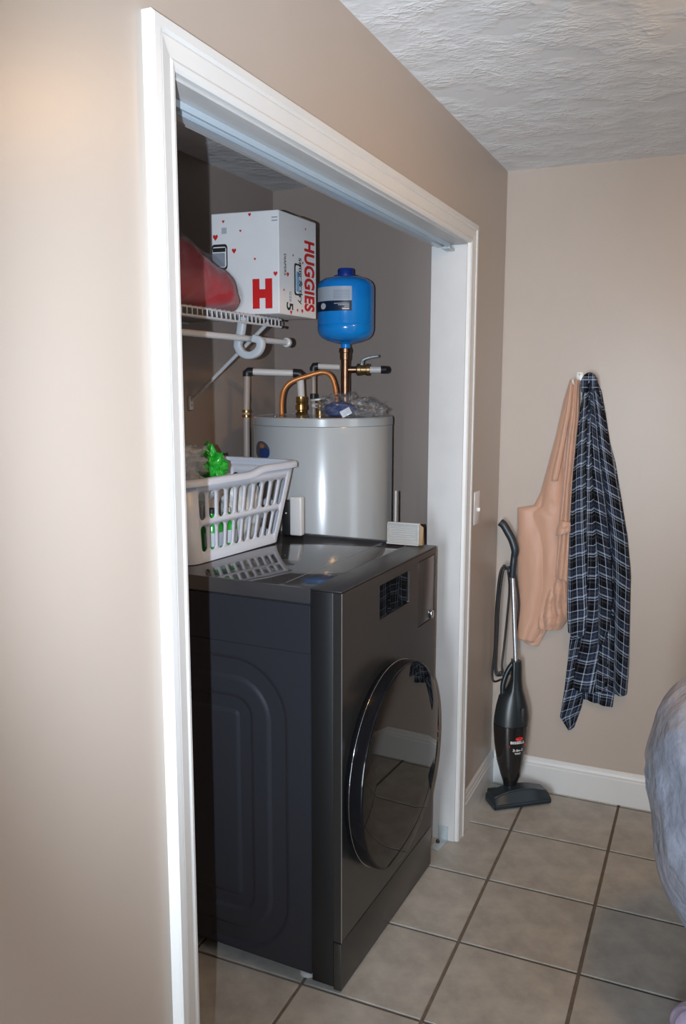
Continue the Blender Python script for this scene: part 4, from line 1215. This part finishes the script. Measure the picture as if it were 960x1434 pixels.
PS = thing('plaid_shirt', 'navy and white plaid flannel shirt hanging beside the tan garment', 'shirt', (0.40, 3.2, 0.3))
cloth('shirt_body', [(0.312, 1.622), (0.302, 1.546), (0.300, 1.468), (0.291, 1.389), (0.285, 1.284), (0.283, 1.15), (0.288, 1.015), (0.288, 0.85), (0.292, 0.705), (0.305, 0.62), (0.318, 0.53), (0.330, 0.450)],
      [(0.347, 1.624), (0.369, 1.577), (0.387, 1.496), (0.407, 1.393), (0.430, 1.316), (0.457, 1.186), (0.483, 1.056), (0.502, 0.924), (0.507, 0.763), (0.511, 0.627), (0.514, 0.517), (0.512, 0.449)], PLAID, PS, L_ - 0.002, 0.016, 0.018, 4.2, 0.4, 170, 110, (4.4, 14.0), 1.0, byidx=True, chev=-1.2)
cloth('front_fold', [(0.336, 1.615), (0.352, 1.50), (0.372, 1.36), (0.402, 1.20), (0.428, 1.05), (0.446, 0.90), (0.456, 0.72), (0.462, 0.56), (0.466, 0.452)], [(0.350, 1.615), (0.384, 1.50), (0.414, 1.36), (0.455, 1.19), (0.486, 1.04), (0.504, 0.90), (0.509, 0.72), (0.514, 0.56), (0.512, 0.449)], PLAID, PS, L_ - 0.010, 0.036, 0.012, 1.3, 1.7, 150, 40, (1.15, 14.0), 0.6, vs=-0.55, top=0.8)
cloth('front_fold', [(0.330, 1.600), (0.340, 1.46), (0.350, 1.30), (0.368, 1.12), (0.384, 0.96), (0.394, 0.82), (0.400, 0.70), (0.404, 0.64)], [(0.346, 1.600), (0.366, 1.46), (0.386, 1.30), (0.412, 1.12), (0.436, 0.96), (0.446, 0.82), (0.440, 0.70), (0.424, 0.64)], PLAID, PS, L_ - 0.022, 0.034, 0.010, 1.2, 3.9, 130, 34, (0.95, 12.2), -0.5, vs=-0.30, top=0.8)
cloth('front_fold', [(0.322, 1.600), (0.322, 1.45), (0.326, 1.28), (0.334, 1.10), (0.342, 0.92), (0.346, 0.76), (0.338, 0.62), (0.322, 0.52), (0.316, 0.452)], [(0.338, 1.600), (0.350, 1.45), (0.362, 1.28), (0.380, 1.10), (0.398, 0.92), (0.408, 0.76), (0.410, 0.62), (0.404, 0.52), (0.400, 0.440)], PLAID, PS, L_ - 0.018, 0.030, 0.012, 1.4, 5.1, 150, 36, (1.0, 14.0), 0.9, vs=0.25, top=0.8)
cloth('sleeve', [(0.312, 1.600), (0.298, 1.45), (0.287, 1.28), (0.284, 1.10), (0.284, 0.90), (0.288, 0.74), (0.294, 0.672)], [(0.330, 1.600), (0.330, 1.45), (0.334, 1.28), (0.342, 1.10), (0.354, 0.90), (0.362, 0.76), (0.356, 0.668)], PLAID, PS, L_ - 0.040, 0.024, 0.014, 1.5, 2.7, 120, 36, (1.3, 11.2), -0.5, vs=0.35, top=0.8)
cloth('shirt_tail', [(0.300, 0.70), (0.292, 0.55), (0.284, 0.43), (0.271, 0.315), (0.305, 0.268)], [(0.385, 0.70), (0.372, 0.55), (0.360, 0.44), (0.348, 0.365), (0.325, 0.285)], PLAID, PS, L_ - 0.002, 0.012, 0.014, 2.2, 5.6, 60, 40, (1.9, 5.2), 0.8, vs=0.3)
cloth('under_layer', [(0.330, 0.56), (0.335, 0.47), (0.344, 0.408)], [(0.470, 0.56), (0.468, 0.46), (0.463, 0.386)], PLAID, PS, L_ - 0.001, 0.012, 0.012, 3.0, 3.3, 30, 40, (2.6, 2.2), 0.2)
bm = BM(); tube(bm, [(0.318, L_ - 0.060, 1.575), (0.316, L_ - 0.066, 1.612), (0.330, L_ - 0.066, 1.632), (0.345, L_ - 0.060, 1.622), (0.352, L_ - 0.052, 1.585)], 0.013, 10, 6)
uvl = bm.loops.layers.uv.new('UVMap')
for f in bm.faces:
    for lp in f.loops: lp[uvl].uv = (lp.vert.co.x * 28, lp.vert.co.z * 14)
obj('collar', bm, PLAID, PS, True, world=True)

# ------------------------------------------------------------------ bags at the right
def sack(name, label, cx, cy, prof, mat, seed, amp, n=72, cat='bag'):
    bm = BM()
    rings = []
    # refine the profile
    P = smooth_path([(r, 0, z) for r, z in prof], 6)
    for q in P:
        r, z = max(q.x, 0.004), q.z
        ring = []
        for i in range(n):
            a = 2 * PI * i / n
            d = Vector((math.cos(a), math.sin(a), z * 2.2))
            k = 1 + amp * noise.fractal(d * 1.6 + Vector((seed, 0, 0)), 1.0, 2.0, 4) - amp * 0.7 * abs(noise.noise(Vector((math.cos(a) * 3.2, math.sin(a) * 3.2, z * 1.5 + seed))))
            ring.append((cx + r * k * math.cos(a), cy + r * k * math.sin(a), max(0.0005, z)))
        rings.append(ring)
    ring_loft(bm, rings)
    o = obj(name, bm, mat, None, True)
    return tag(o, label, cat)
sack('stuffed_plastic_bag', 'large grey-blue stuffed plastic bag at the right edge', 0.985, 2.20,
     [(0.09, 0.0), (0.12, 0.05), (0.165, 0.14), (0.230, 0.24), (0.285, 0.34), (0.320, 0.45), (0.338, 0.56), (0.338, 0.65), (0.325, 0.75), (0.292, 0.83), (0.22, 0.90), (0.12, 0.95), (0.05, 0.99), (0.035, 1.03), (0.06, 1.07)], BAGM, 3.0, 0.075)
sack('lavender_plastic_bag', 'small lavender plastic bag on the tiles below the grey-blue bag', 0.803, 2.065,
     [(0.035, 0.0), (0.052, 0.012), (0.060, 0.035), (0.056, 0.060), (0.040, 0.080), (0.018, 0.088), (0.010, 0.096)], LAV, 8.0, 0.12)
